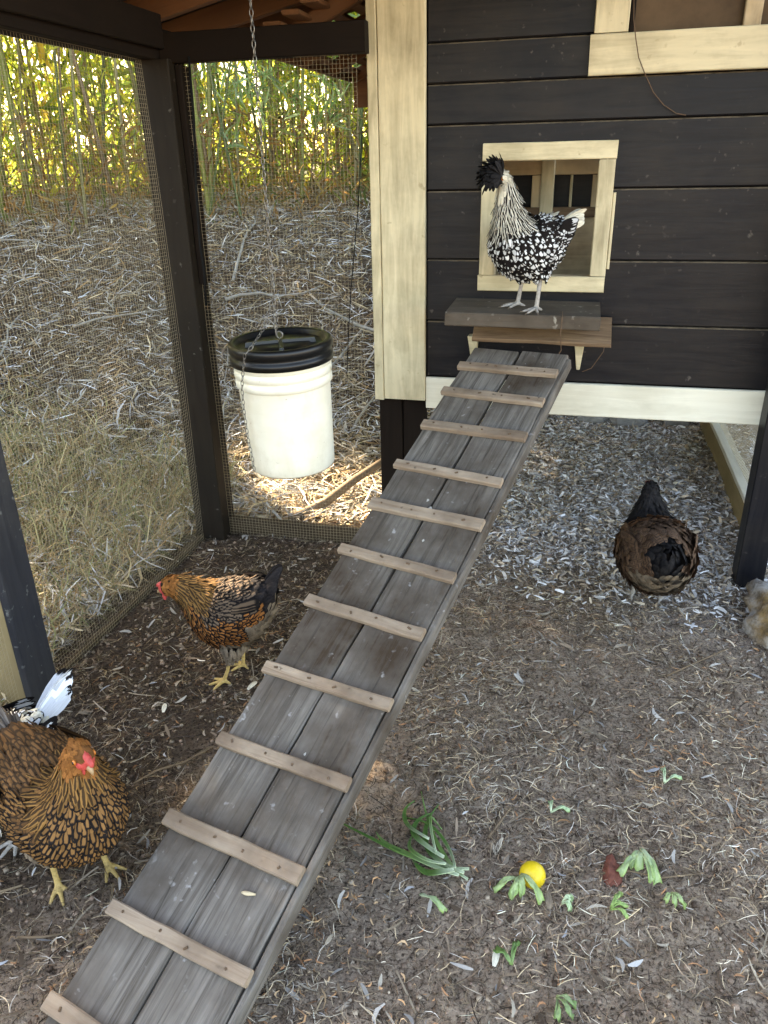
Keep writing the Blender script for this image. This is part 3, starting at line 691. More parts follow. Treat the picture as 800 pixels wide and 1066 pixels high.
def fences():
    r = empty('left_fence', (-1.475, 2.1, 0), 0, 'left wire mesh wall of the run between the front post and the corner post', 'fence'); r.name = 'mesh_fence'
    m = mesh_panel('wire_mesh', '', (0.0, -0.47, 0.0), (0, 1, 0), (0, 0, 1), 1.02, 1.77); m.parent = r; m['kind'] = 'stuff'
    board('base_board', 1.03, 0.05, 0.02, (-0.012, 0.045, 0.0), (PI/2, 0, PI/2), 'brown_board', r)
    m2 = mesh_panel('wire_mesh', '', (0.0, -1.5, 0.0), (0, 1, 0), (0, 0, 1), 0.88, 1.77); m2.parent = r; m2['kind'] = 'stuff'
    r = empty('mesh_fence', (-1.08, 2.72, 0), 0, 'back wire mesh wall of the run behind the hanging bucket', 'fence')
    m = mesh_panel('wire_mesh', '', (-0.30, 0.0, 0.0), (1, 0, 0), (0, 0, 1), 0.62, 1.76); m.parent = r; m['kind'] = 'stuff'
    wb('base_board', -0.302, 0.44, 0.010, 0.030, -0.02, 0.085, 'brown_board', r)
    # board and wire under the coop on the right
    r = empty('mesh_fence', (0.735, 3.7, 0), 0, 'low tan board with pale wire mesh along the right side under the coop', 'fence')
    wb('base_board', -0.018, 0.012, -0.88, 1.0, -0.02, 0.125, 'ochre_wood', r)
    wb('rail', -0.018, 0.05, -0.88, 1.0, 0.128, 0.15, 'skirt_paint', r)
    parts = []
    for k in range(95):
        for sgn in (1, -1):
            y0 = -0.88+k*0.02; y1 = y0+sgn*0.42
            a, b2 = (0.0, y0, 0.15), (0.0, y1, 0.60)
            if y1 < -0.88: t = (y0+0.88)/(y0-y1) if y0 != y1 else 0; b2 = (0.0, -0.88, 0.15+0.45*t)
            if y1 > 1.0: t = (1.0-y0)/(y1-y0); b2 = (0.0, 1.0, 0.15+0.45*t)
            if (Vector(a)-Vector(b2)).length > 0.02: parts.append(tube([(0.02+a[0], a[1], a[2]), (0.02, b2[1], b2[2])], 0.0007, 4))
    V, F = join(parts); tag(mesh_obj('wire_mesh', V, F, 'galvanised', r), kind='stuff')
fences()

# ------------------------------------------------------------------ coop
def poly_board(name, pts, y0, y1, mat, parent, off, bev=0.004):
    """board with a notched outline in the XZ plane, front face at y0"""
    bm = bmesh.new(); cx = sum(p[0] for p in pts)/len(pts); cz = sum(p[1] for p in pts)/len(pts)
    vs = [bm.verts.new((p[0]-cx, 0, p[1]-cz)) for p in pts]
    f = bm.faces.new(vs); r = bmesh.ops.extrude_face_region(bm, geom=[f])
    for v in [g for g in r['geom'] if isinstance(g, bmesh.types.BMVert)]: v.co.y += y1-y0
    bmesh.ops.recalc_face_normals(bm, faces=bm.faces)
    bmesh.ops.bevel(bm, geom=[e for e in bm.edges], offset=bev, segments=1, affect='EDGES')
    me = bpy.data.meshes.new(name); bm.to_mesh(me); bm.free(); me.materials.append(MATS[mat])
    o = bpy.data.objects.new(name, me); C.objects.link(o); o.parent = parent; o.location = (cx-off[0], y0-off[1], cz-off[2]); return o
def coop():
    O = (0.3, 3.6, 0.0)
    r = empty('chicken_coop', O, 0, 'black board coop with cream trim raised above the ground on dark legs', 'chicken coop')
    X0, X1 = -0.555, 1.2; HX0, HX1, HZ0, HZ1 = -0.335, 0.045, 1.05, 1.475
    WX = -0.005
    zs = [0.700, 0.910, 1.127, 1.354, 1.557, 1.678, 1.795, 2.05, 2.35]
    for i in range(len(zs)-1):
        a, b2 = zs[i], zs[i+1]-0.0035; y0 = 2.850 - 0.0018*(i % 3)
        P = [(X0, a), (X1, a), (X1, b2), (X0, b2)]
        if i == 1: P = [(X0, a), (X1, a), (X1, b2), (HX1, b2), (HX1, HZ0), (HX0, HZ0), (HX0, b2), (X0, b2)]
        if i == 2:
            poly_board('siding_board', [(X0, a), (HX0, a), (HX0, b2), (X0, b2)], y0, 2.872, 'black_paint', r, O)
            P = [(HX1, a), (X1, a), (X1, b2), (HX1, b2)]
        if i == 3: P = [(X0, a), (HX0, a), (HX0, HZ1), (HX1, HZ1), (HX1, a), (X1, a), (X1, b2), (X0, b2)]
        if i in (5, 6): P = [(X0, a), (WX, a), (WX, b2), (X0, b2)]
        poly_board('siding_board', P, y0, 2.872, 'black_paint', r, O)
    for x0, x1, z0, z1 in ((X0-0.1, HX0, 0.62, 1.60), (HX1, 1.18, 0.62, 1.60), (HX0, HX1, 0.62, HZ0), (HX0, HX1, HZ1, 1.60), (X0-0.1, 0.0, 1.60, 2.35), (0.0, 1.18, 1.60, 1.70)):
        wb('seam_backing', x0, x1, 2.8725, 2.8800, z0, z1, 'dark_timber', r, O, wob=0.0)  # added dark backing, keeps sky light from leaking through the siding seams
    # corner boards and skirt
    wb('corner_board', -0.716, -0.556, 2.822, 2.846, 0.610, 2.25, 'cream_paint', r, O)
    wb('corner_board', -0.752, -0.718, 2.818, 2.848, 0.607, 2.25, 'cream_paint', r, O)
    wb('corner_board', -0.752, -0.732, 2.851, 3.0, 0.607, 2.25, 'cream_paint', r, O)
    wb('skirt_board', -0.553, 1.2, 2.832, 2.852, 0.577, 0.698, 'skirt_paint', r, O)
    # left side wall and the rest of the shell
    for k in range(8):
        wb('side_board', -0.745, -0.727, 3.003, 4.6, 0.62+0.2*k, 0.816+0.2*k, 'black_paint', r, O)
    wb('floor_panel', -0.72, 1.18, 2.875, 4.6, 0.86, 0.88, 'inner_wood', r, O)
    wb('joist', -0.70, 1.16, 2.90, 2.94, 0.62, 0.856, 'dark_timber', r, O)
    wb('joist', -0.70, 1.16, 4.5, 4.54, 0.62, 0.856, 'dark_timber', r, O)
    wb('back_panel', -0.72, 1.18, 4.6, 4.62, 0.62, 1.35, 'inner_wood', r, O)
    wb('back_panel', -0.72, 1.18, 4.6, 4.62, 1.85, 2.2, 'inner_wood', r, O)
    wb('back_panel', -0.72, -0.3, 4.6, 4.62, 1.352, 1.848, 'inner_wood', r, O)
    wb('ceiling_panel', -0.72, 1.18, 2.875, 4.6, 2.18, 2.20, 'dark_timber', r, O)
    # hatch trim
    a0, a1 = -0.363, 0.072
    wb('hatch_trim', a0+0.002, a1-0.002, 2.826, 2.846, 1.442, 1.496, 'cream_paint', r, O)
    wb('hatch_trim', a0, -0.312, 2.824, 2.845, 1.077, 1.440, 'cream_paint', r, O)
    wb('hatch_trim', 0.016, a1-0.004, 2.824, 2.845, 1.077, 1.440, 'cream_paint', r, O)
    wb('hatch_trim', a0-0.004, a1-0.005, 2.822, 2.846, 1.023, 1.075, 'cream_paint', r, O)
    wb('hatch_jamb', -0.330, -0.314, 2.848, 2.92, 1.06, 1.46, 'inner_wood', r, O)
    wb('hatch_jamb', 0.022, 0.040, 2.848, 2.92, 1.06, 1.46, 'cedar_wood', r, O)
    wb('hatch_sill', -0.312, 0.020, 2.848, 2.92, 1.052, 1.070, 'inner_wood', r, O)
    wb('hatch_guide', 0.0695, 0.079, 2.832, 2.847, 1.10, 1.34, 'cream_paint', r, O)
    # inner partition seen through the hatch
    wb('inner_rail', -0.50, 0.30, 3.30, 3.33, 1.388, 1.445, 'inner_wood', r, O)
    wb('inner_stud', -0.192, -0.142, 3.27, 3.298, 1.18, 1.45, 'cream_paint', r, O)
    wb('inner_stud', -0.228, -0.195, 3.30, 3.34, 1.18, 1.386, 'inner_wood', r, O)
    wb('inner_stud', 0.00, 0.05, 3.30, 3.34, 1.18, 1.386, 'inner_wood', r, O)
    wb('inner_mullion', -0.083, -0.073, 3.305, 3.32, 1.272, 1.386, 'cream_paint', r, O)
    wb('inner_rail', -0.50, 0.30, 3.285, 3.34, 1.235, 1.272, 'cedar_wood', r, O)
    wb('inner_panel', -0.50, 0.30, 3.30, 3.315, 0.885, 1.233, 'inner_wood', r, O)
    wb('inner_backing', -0.50, 0.30, 3.40, 3.41, 1.20, 1.44, 'black_paint', r, O)  # black sheet standing in for the dark interior behind the openings
    # window at the top right
    wn = wb('window_pane', 0.070, 1.0, 2.885, 2.892, 1.70, 2.25, 'dusty_glass', r, O); wn.name = 'window_pane'
    wb('window_trim', -0.033, 0.068, 2.824, 2.846, 1.792, 2.25, 'cream_paint', r, O)
    wb('window_trim', -0.041, 1.1, 2.821, 2.847, 1.678, 1.789, 'cream_paint', r, O)
    wb('window_sill', 0.0, 1.1, 2.849, 2.90, 1.76, 1.784, 'inner_wood', r, O)
    wb('window_mullion', 0.395, 0.445, 2.862, 2.882, 1.786, 2.25, 'inner_wood', r, O)
    wb('window_stop', 0.069, 0.085, 2.850, 2.875, 1.786, 2.25, 'dark_timber', r, O)
    # legs and the dark boarding of the back edge
    wb('leg', -0.745, -0.655, 2.855, 2.94, -0.1, 0.605, 'dark_timber', r, O)
    wb('leg', -0.652, -0.562, 2.862, 2.90, -0.1, 0.605, 'dark_timber', r, O)
    wb('leg', -0.72, -0.63, 4.55, 4.64, -0.1, 0.61, 'dark_timber', r, O)
    wb('leg', 1.08, 1.17, 2.86, 2.95, -0.1, 0.57, 'dark_timber', r, O)
    wb('leg', 1.08, 1.17, 4.55, 4.64, -0.1, 0.61, 'dark_timber', r, O)
    wb('back_skirt', -0.62, 0.71, 4.72, 4.745, -0.05, 0.60, 'dark_timber', r, O)
    # roof slab so that no sky light falls inside
    wb('roof_panel', -0.95, 1.4, 2.95, 4.9, 2.42, 2.45, 'roof_timber', r, O)
    wb('frieze_board', -0.75, 1.2, 2.853, 2.873, 2.352, 2.42, 'black_paint', r, O)
    wb('side_panel', 1.18, 1.20, 2.875, 4.6, 0.62, 1.30, 'black_paint', r, O)
coop()

def shelf():
    O = (-0.18, 2.7, 0.85)
    r = empty('landing_shelf', O, 0, 'weathered plank shelf below the hatch with a reddish board under it', 'shelf')
    board('thick_plank', 0.50, 0.272, 0.044, (-0.19-O[0], 2.704-O[1], 0.968-O[2]), (R(1.0), R(0.6), R(0.5)), 'shelf_wood', r, ch=0.004, wob=0.003)
    board('thin_plank', 0.47, 0.14, 0.016, (-0.13-O[0], 2.760-O[1], 0.905-O[2]), (R(30), R(1.2), R(1.5)), 'cedar_wood', r, ch=0.003, wob=0.003)
    V = [(-0.019, 0, 0), (0.019, 0, 0), (0.008, 0, -0.115), (-0.004, 0, -0.115)]
    for x, s in ((-0.376, 1), (0.002, 1)):
        bm = bmesh.new(); vs = [bm.verts.new(v) for v in V]; f = bm.faces.new(vs)
        e = bmesh.ops.extrude_face_region(bm, geom=[f])
        for v in [g for g in e['geom'] if isinstance(g, bmesh.types.BMVert)]: v.co.y -= 0.045 if v.co.z > -0.05 else 0.018
        bmesh.ops.recalc_face_normals(bm, faces=bm.faces)
        bmesh.ops.bevel(bm, geom=list(bm.edges), offset=0.002, segments=1, affect='EDGES')
        me = bpy.data.meshes.new('bracket'); bm.to_mesh(me); bm.free(); me.materials.append(MATS['cream_paint'])
        o = bpy.data.objects.new('bracket', me); C.objects.link(o); o.parent = r; o.location = (x-O[0], 2.846-O[1], 0.865-O[2])
    # rusty tie wire
    V, F = tube([(-0.06, 2.63, 0.99), (-0.058, 2.555, 0.985), (-0.06, 2.552, 0.93), (-0.055, 2.60, 0.87), (-0.07, 2.60, 0.84)], 0.0016, 5)
    mesh_obj('tie_wire', [(x-O[0], y-O[1], z-O[2]) for x, y, z in V], F, 'rust_wire', r)
    V, F = tube([(0.09, 2.80, 0.88), (0.085, 2.78, 0.83), (0.05, 2.80, 0.765), (0.02, 2.815, 0.748)], 0.0016, 5)
    mesh_obj('tie_wire', [(x-O[0], y-O[1], z-O[2]) for x, y, z in V], F, 'rust_wire', r)
shelf()

def ramp():
    bl = Vector((-0.8543, 0.7213, 0.03)); d = Vector((0.23167, 0.89491, 0.38140)).normalized()
    n = d.cross(Vector((0, 0, 1))).normalized(); up = n.cross(d).normalized()
    r = empty('ramp', bl, 0, 'long grey plank ramp with cleats rising from the dirt to the hatch', 'ramp')
    M = Matrix((( d.x, -n.x, up.x), (d.y, -n.y, up.y), (d.z, -n.z, up.z)))
    r.rotation_euler = M.to_euler()
    # local: x up the ramp, y to its left; across runs 0 .. -0.33
    L0, L1 = -0.12, 2.165
    board('plank', L1-L0, 0.160, 0.022, ((L0+L1)/2, -0.084, -0.011), (0, 0, R(0.15)), 'ramp_wood', r, ch=0.003, wob=0.002, step=0.08, rnd=3)
    board('plank', L1-L0+0.01, 0.158, 0.022, ((L0+L1)/2+0.003, -0.2495, -0.0115), (0, 0, R(-0.1)), 'ramp_wood', r, ch=0.003, wob=0.002, step=0.08, rnd=8)
    board('side_rail', L1-L0-0.02, 0.040, 0.014, ((L0+L1)/2, -0.3375, -0.022), (PI/2, 0, 0), 'ramp_wood', r, ch=0.003, wob=0.002, rnd=5)
    board('side_rail', L1-L0-0.3, 0.035, 0.018, ((L0+L1)/2, -0.012, -0.041), (PI/2, 0, 0), 'ramp_wood', r, ch=0.003, wob=0.002, rnd=6)
    rr = random.Random(12)
    for i, x in enumerate([0.022, 0.206, 0.398, 0.595, 0.795, 1.0, 1.185, 1.37, 1.54, 1.735, 1.905, 2.05]):
        W = 0.034+rr.uniform(-0.004, 0.005)
        board('cleat', 0.340+rr.uniform(-.006, .004), W, 0.017, (x, -0.165+rr.uniform(-.004, .004), 0.0092), (0, 0, PI/2+R(rr.uniform(-1.8, 1.8))), 'cleat_wood', r, ch=0.003, wob=0.0012, step=0.05)
    # nail heads
    parts = []
    for x in [0.022, 0.206, 0.398, 0.595, 0.795, 1.0, 1.185, 1.37, 1.54, 1.735, 1.905, 2.05]:
        for y in (-0.035, -0.13, -0.2, -0.29):
            parts.append(tube([(x+rr.uniform(-.006, .006), y+rr.uniform(-.01, .01), 0.017), (x, y, 0.0195)], 0.0028, 6))
    V, F = join(parts); tag(mesh_obj('nail_heads', V, F, 'rust_wire', r), kind='stuff')
    # droppings and a pale splinter lying on the planks
    def blob(x, y, s, k):
        bm = bmesh.new(); bmesh.ops.create_icosphere(bm, subdivisions=2, radius=1)
        for v in bm.verts: v.co = Vector((v.co.x*s*(1+0.25*math.sin(3*v.co.y+k)), v.co.y*s*0.6*(1+0.3*math.sin(4*v.co.x+k)), v.co.z*s*0.30))
        V = [tuple(Vector((x, y, 0.0)) + v.co) for v in bm.verts]; F = [tuple(v.index for v in f.verts) for f in bm.faces]; bm.free(); return V, F
    pts = [(1.36, -0.15, 0.007, 5), (1.40, -0.17, 0.009, 7), (1.43, -0.15, 0.006, 6), (1.285, -0.2, 0.005, 8), (0.63, -0.205, 0.004, 3)]
    V, F = join([blob(*p) for p in pts]); tag(mesh_obj('droppings', V, F, 'dropping', r, True), kind='stuff')
    W0 = M @ Vector((0.333, -0.250, 0.003)) + bl
    V, F = tube([(-0.014, 0.002, 0), (-0.008, 0, 0.002), (0.0, -0.001, 0.003), (0.014, 0.001, 0.001)], [0.002, 0.004, 0.0045, 0.002], 6)
    o = mesh_obj('wood_chip', V, F, 'splinter', smooth=True, loc=tuple(W0)); o.rotation_euler = (0, 0.05, 0.1)
    tag(o, 'small pale splinter lying on the right plank low on the ramp', 'wood chip')
simple('splinter', (0.62, 0.50, 0.32), 0.7, 0, 0.3, 0.3, 80)
ramp()

# ------------------------------------------------------------------ bucket, chain, cables
def bucket():
    cx, cy, zt, zb = -0.853, 2.165, 0.974, 0.580
    r = empty('bucket', (cx, cy, zb), 0, 'white plastic bucket with a black screw lid hanging on a chain', 'bucket')
    r.rotation_euler = (R(2.5), R(-1.0), 0)
    H = zt-zb; R1 = 0.148; R0 = 0.132
    rad = lambda z: R0+(R1-0.006-R0)*z/H
    prof = [(0.0, 0.004), (R0-0.012, 0.004), (R0-0.004, 0.0), (R0, 0.006)]
    for z in np.linspace(0.03, 0.265, 6): prof.append((rad(z), z))
    for z0 in (0.268, 0.297, 0.323):
        prof += [(rad(z0)+0.001, z0), (rad(z0)+0.007, z0+0.004), (rad(z0)+0.007, z0+0.020), (rad(z0)+0.003, z0+0.024)]
    prof += [(R1-0.004, 0.352), (R1-0.002, 0.356)]
    V, F = lathe(prof, 64); mesh_obj('bucket_body', V, F, 'bucket_plastic', r, True)
    lid = [(R1+0.001, 0.340), (R1+0.006, 0.338), (R1+0.006, 0.358), (R1+0.002, 0.360), (R1+0.002, 0.372), (R1+0.007, 0.374), (R1+0.007, 0.392), (R1+0.002, 0.398), (R1-0.008, 0.398),
           (R1-0.013, 0.395), (R1-0.016, 0.384), (R1-0.024, 0.382), (0.09, 0.382), (0.086, 0.387), (0.05, 0.388), (0.0, 0.388)]
    V, F = lathe(lid, 64); L = mesh_obj('lid', V, F, 'lid_plastic', r, True)
    # raised grip ribs across the screw lid
    parts = []
    for a in (0.4, 0.4+PI/2):
        c, s = math.cos(a), math.sin(a)
        for (w_, l_, h_) in ((0.017, 0.105, 0.014),):
            q = [(-l_, -w_*0.5), (l_, -w_*0.5), (l_, w_*0.5), (-l_, w_*0.5)]
            q2 = [(x*0.97, y*0.6) for x, y in q]
            V = [(x*c-y*s, x*s+y*c, 0.382) for x, y in q]+[(x*c-y*s, x*s+y*c, 0.382+h_) for x, y in q2]
            parts.append((V, [(0, 1, 5, 4), (1, 2, 6, 5), (2, 3, 7, 6), (3, 0, 4, 7), (4, 5, 6, 7)]))
    V, F = join(parts); mesh_obj('lid_rib', V, F, 'lid_plastic', L)
    V, F = tube([(0.0, 0.0, 0.388), (0, 0, 0.400)]+[(0.010*math.sin(t), 0, 0.410-0.010*math.cos(t)) for t in np.linspace(0.2, 2*PI-0.2, 12)], 0.0022, 6)
    mesh_obj('eye_bolt', V, F, 'chain_steel', r, True)
    # wire bail folded down on the far side
    pts = [(0.158*math.cos(a), 0.158*math.sin(a)*0.94, 0.315-0.05*math.sin(a)) for a in np.linspace(0, PI, 24)]
    V, F = tube(pts, 0.002, 5); mesh_obj('bail', V, F, 'chain_steel', r, True)
    # small worn printed marks on the left side
    def mark(az0, az1, z0, z1, name='printed_mark'):
        V, F = [], []; n = 6
        for i in range(n+1):
            a = az0+(az1-az0)*i/n
            for z in (z0, z1): rr = rad(z)+0.0009; V.append((rr*math.cos(a), rr*math.sin(a), z))
        for i in range(n): F.append((2*i, 2*i+2, 2*i+3, 2*i+1))
        mesh_obj(name, V, F, 'print_ink', r)
    mark(R(176), R(183), 0.168, 0.188); mark(R(170), R(174), 0.165, 0.178)
    for k in range(4): mark(R(186), R(193), 0.060+0.011*k, 0.066+0.011*k)
    mark(R(180), R(183), 0.065, 0.098)
bucket()
def link_chain(name, pts, label, cat, pitch=0.017, w_=0.0048, rad=0.0013):
    P = [Vector(p) for p in pts]; seg = [(P[i+1]-P[i]).length for i in range(len(P)-1)]; tot = sum(seg)
    n = int(tot/pitch); parts = []
    def at(s):
        for i, L in enumerate(seg):
            if s <= L: return P[i].lerp(P[i+1], s/L), (P[i+1]-P[i]).normalized()
            s -= L
        return P[-1], (P[-1]-P[-2]).normalized()
    for k in range(n):
        c, t = at((k+0.5)*pitch); ref = Vector((0, 1, 0)) if abs(t.z) > 0.5 else Vector((0, 0, 1))
        s = t.cross(ref).normalized(); u = t.cross(s)
        ax = s if k % 2 else u; hl = pitch*0.62-0.0
        ring = []
        for j in range(11):
            a = 2*PI*j/10; ring.append(c + t*(math.cos(a)*hl) + ax*(math.sin(a)*w_))
        parts.append(tube(ring, rad, 4, False))
    V, F = join(parts); o = mesh_obj(name, V, F, 'chain_steel', smooth=True)
    return tag(o, label, cat)
link_chain('chain', [(-0.868, 2.142, 2.06), (-0.868, 2.142, 0.985)], 'steel chain coming straight down from the roof to the bucket lid', 'chain')
link_chain('chain', [(-0.870, 2.145, 1.10), (-0.880, 2.08, 1.020), (-0.884, 1.990, 0.985), (-0.902, 1.981, 0.965), (-0.922, 2.000, 0.905), (-0.932, 2.006, 0.862), (-0.936, 2.014, 0.790), (-0.934, 2.018, 0.705), (-0.927, 2.020, 0.650), (-0.925, 2.022, 0.598)],
           'loose chain end hanging over the lid and down the front of the bucket', 'chain', 0.015, 0.0042, 0.0011)
def wires():
    V, F = tube([(-1.300, 2.645, 1.77), (-1.305, 2.645, 1.6), (-1.326, 2.645, 1.365), (-1.335, 2.645, 1.2), (-1.333, 2.65, 1.10), (-1.345, 2.66, 0.98)], 0.0042, 7)
    tag(mesh_obj('cable', V, F, 'black_cable', smooth=True), 'black cable hanging down the mesh beside the corner post', 'cable')
    V, F = tube([(0.072, 2.812, 1.90), (0.080, 2.808, 1.82), (0.091, 2.805, 1.77), (0.105, 2.81, 1.72), (0.129, 2.815, 1.675), (0.160, 2.825, 1.625), (0.195, 2.832, 1.590), (0.235, 2.838, 1.566), (0.265, 2.841, 1.560)], 0.0016, 5)
    tag(mesh_obj('wire', V, F, 'rust_wire', smooth=True), 'thin rusty wire curving down in front of the window trim', 'wire')
    V, F = tube([(-0.74, 2.70, 1.55), (-0.765, 2.705, 1.30), (-0.80, 2.71, 1.05), (-0.82, 2.71, 0.85), (-0.83, 2.71, 0.72)], 0.0016, 5)
    tag(mesh_obj('wire', V, F, 'black_cable', smooth=True), 'thin dark wire slanting down the back mesh beside the cream corner', 'wire')
wires()

# ------------------------------------------------------------------ rocks, block, branch
def rock(name, loc, s, seed, label, mat='rock'):
    bm = bmesh.new(); bmesh.ops.create_icosphere(bm, subdivisions=4, radius=1)
    from mathutils import noise
    for v in bm.verts:
        n1 = noise.noise(v.co*1.1+Vector((seed, 0, 0))); n2 = noise.noise(v.co*3.1+Vector((0, seed, 0))); n3 = noise.noise(v.co*9+Vector((0, 0, seed)))
        k = 1+0.40*n1+0.20*n2+0.07*n3+0.05*round(n2*4)/4
        c = v.co*k; c.x = math.copysign(abs(c.x)**0.85, c.x); v.co = Vector((c.x*s[0], c.y*s[1], c.z*s[2]))
    me = bpy.data.meshes.new(name); bm.to_mesh(me); bm.free(); me.materials.append(MATS[mat])
    me.polygons.foreach_set('use_smooth', [True]*len(me.polygons))
    o = bpy.data.objects.new(name, me); C.objects.link(o); o.location = loc
    return tag(o, label, 'rock' if mat == 'rock' else 'stone')
rock('rock', (0.735, 2.40, 0.03), (0.11, 0.19, 0.10), 2.0, 'large tan and grey rock at the right edge by the black post').rotation_euler = (0, 0.1, 0.3)
rock('rock', (0.12, 4.60, 0.03), (0.09, 0.05, 0.05), 5.0, 'pale grey stone at the back under the coop floor', 'concrete')
rock('rock', (0.32, 4.58, 0.03), (0.10, 0.06, 0.055), 7.3, 'broad grey stone at the back under the coop beside the footing block', 'concrete')
o = wb('footing_block', 0.52, 0.66, 4.56, 4.70, -0.05, 0.12, 'concrete', ch=0.008); tag(o, 'grey concrete footing block at the back corner under the coop', 'block')
V, F = tube([(-1.16, 2.86, 0.03), (-1.05, 3.0, 0.06), (-0.95, 3.15, 0.12), (-0.84, 3.3, 0.17), (-0.78, 3.42, 0.22)], [0.024, 0.022, 0.020, 0.018, 0.015], 8)
tag(mesh_obj('branch', V, F, 'cane_brown', smooth=True), 'brown branch leaning on the chips just outside the back fence', 'branch')

# ------------------------------------------------------------------ hens
def cat_rom(P, n):
    P = np.array(P, float); m = len(P); out = []
    Q = np.vstack([2*P[0]-P[1], P, 2*P[-1]-P[-2]])
    for s in np.linspace(0, m-1, n):
        i = min(int(s), m-2); t = s-i; a, b2, c, d = Q[i], Q[i+1], Q[i+2], Q[i+3]
        out.append(0.5*((2*b2)+(-a+c)*t+(2*a-5*b2+4*c-d)*t*t+(-a+3*b2-3*c+d)*t**3))
    return np.array(out)
def feather_mesh(name, Pt, D, N, L, W, rnd, mi, mats, parent, bend=0.18, lift=0.0, pointed=0.0):
    """one small curved vane per feather: Pt root, D direction, N outward normal"""
    n = len(Pt); D = D/np.linalg.norm(D, axis=1, keepdims=True); S = np.cross(D, N); S /= np.linalg.norm(S, axis=1, keepdims=True)+1e-9
    N = np.cross(S, D)
    T = np.array([0, 0.3, 0.6, 0.82, 0.95, 1.0]); wv = np.array([0.45, 0.85, 1.0, 0.85, 0.5, 0.12])
    if pointed: wv = np.array([0.5, 0.8, 0.85, 0.6, 0.3, 0.05])
    k = len(T); V = np.zeros((n, k, 3, 3)); A = np.zeros((n, k, 3, 3))
    b_ = np.broadcast_to(np.asarray(bend, float), (n,)); l_ = np.broadcast_to(np.asarray(lift, float), (n,))
    for i, t in enumerate(T):
        c = Pt + D*(L*t)[:, None] + N*((l_*t - b_*t*t)*L)[:, None]
        for j, s in enumerate((-1, 0, 1)):
            V[:, i, j] = c + S*(s*wv[i]*W*0.5)[:, None] + N*((0.14*W*wv[i]) if s == 0 else 0*W)[:, None]
            A[:, i, j, 0] = (s+1)/2; A[:, i, j, 1] = t; A[:, i, j, 2] = rnd
    base = (np.arange(n)*k*3)[:, None, None]
    cell = np.array([[i*3+j, i*3+j+1, i*3+j+4, i*3+j+3] for i in range(k-1) for j in (0, 1)])
    F = (base+cell[None]).reshape(-1, 4)
    o = quads(name, V.reshape(-1, 3), F, mats, parent, True, A.reshape(-1, 3), 'fuv', np.repeat(mi, len(cell)))
    return o
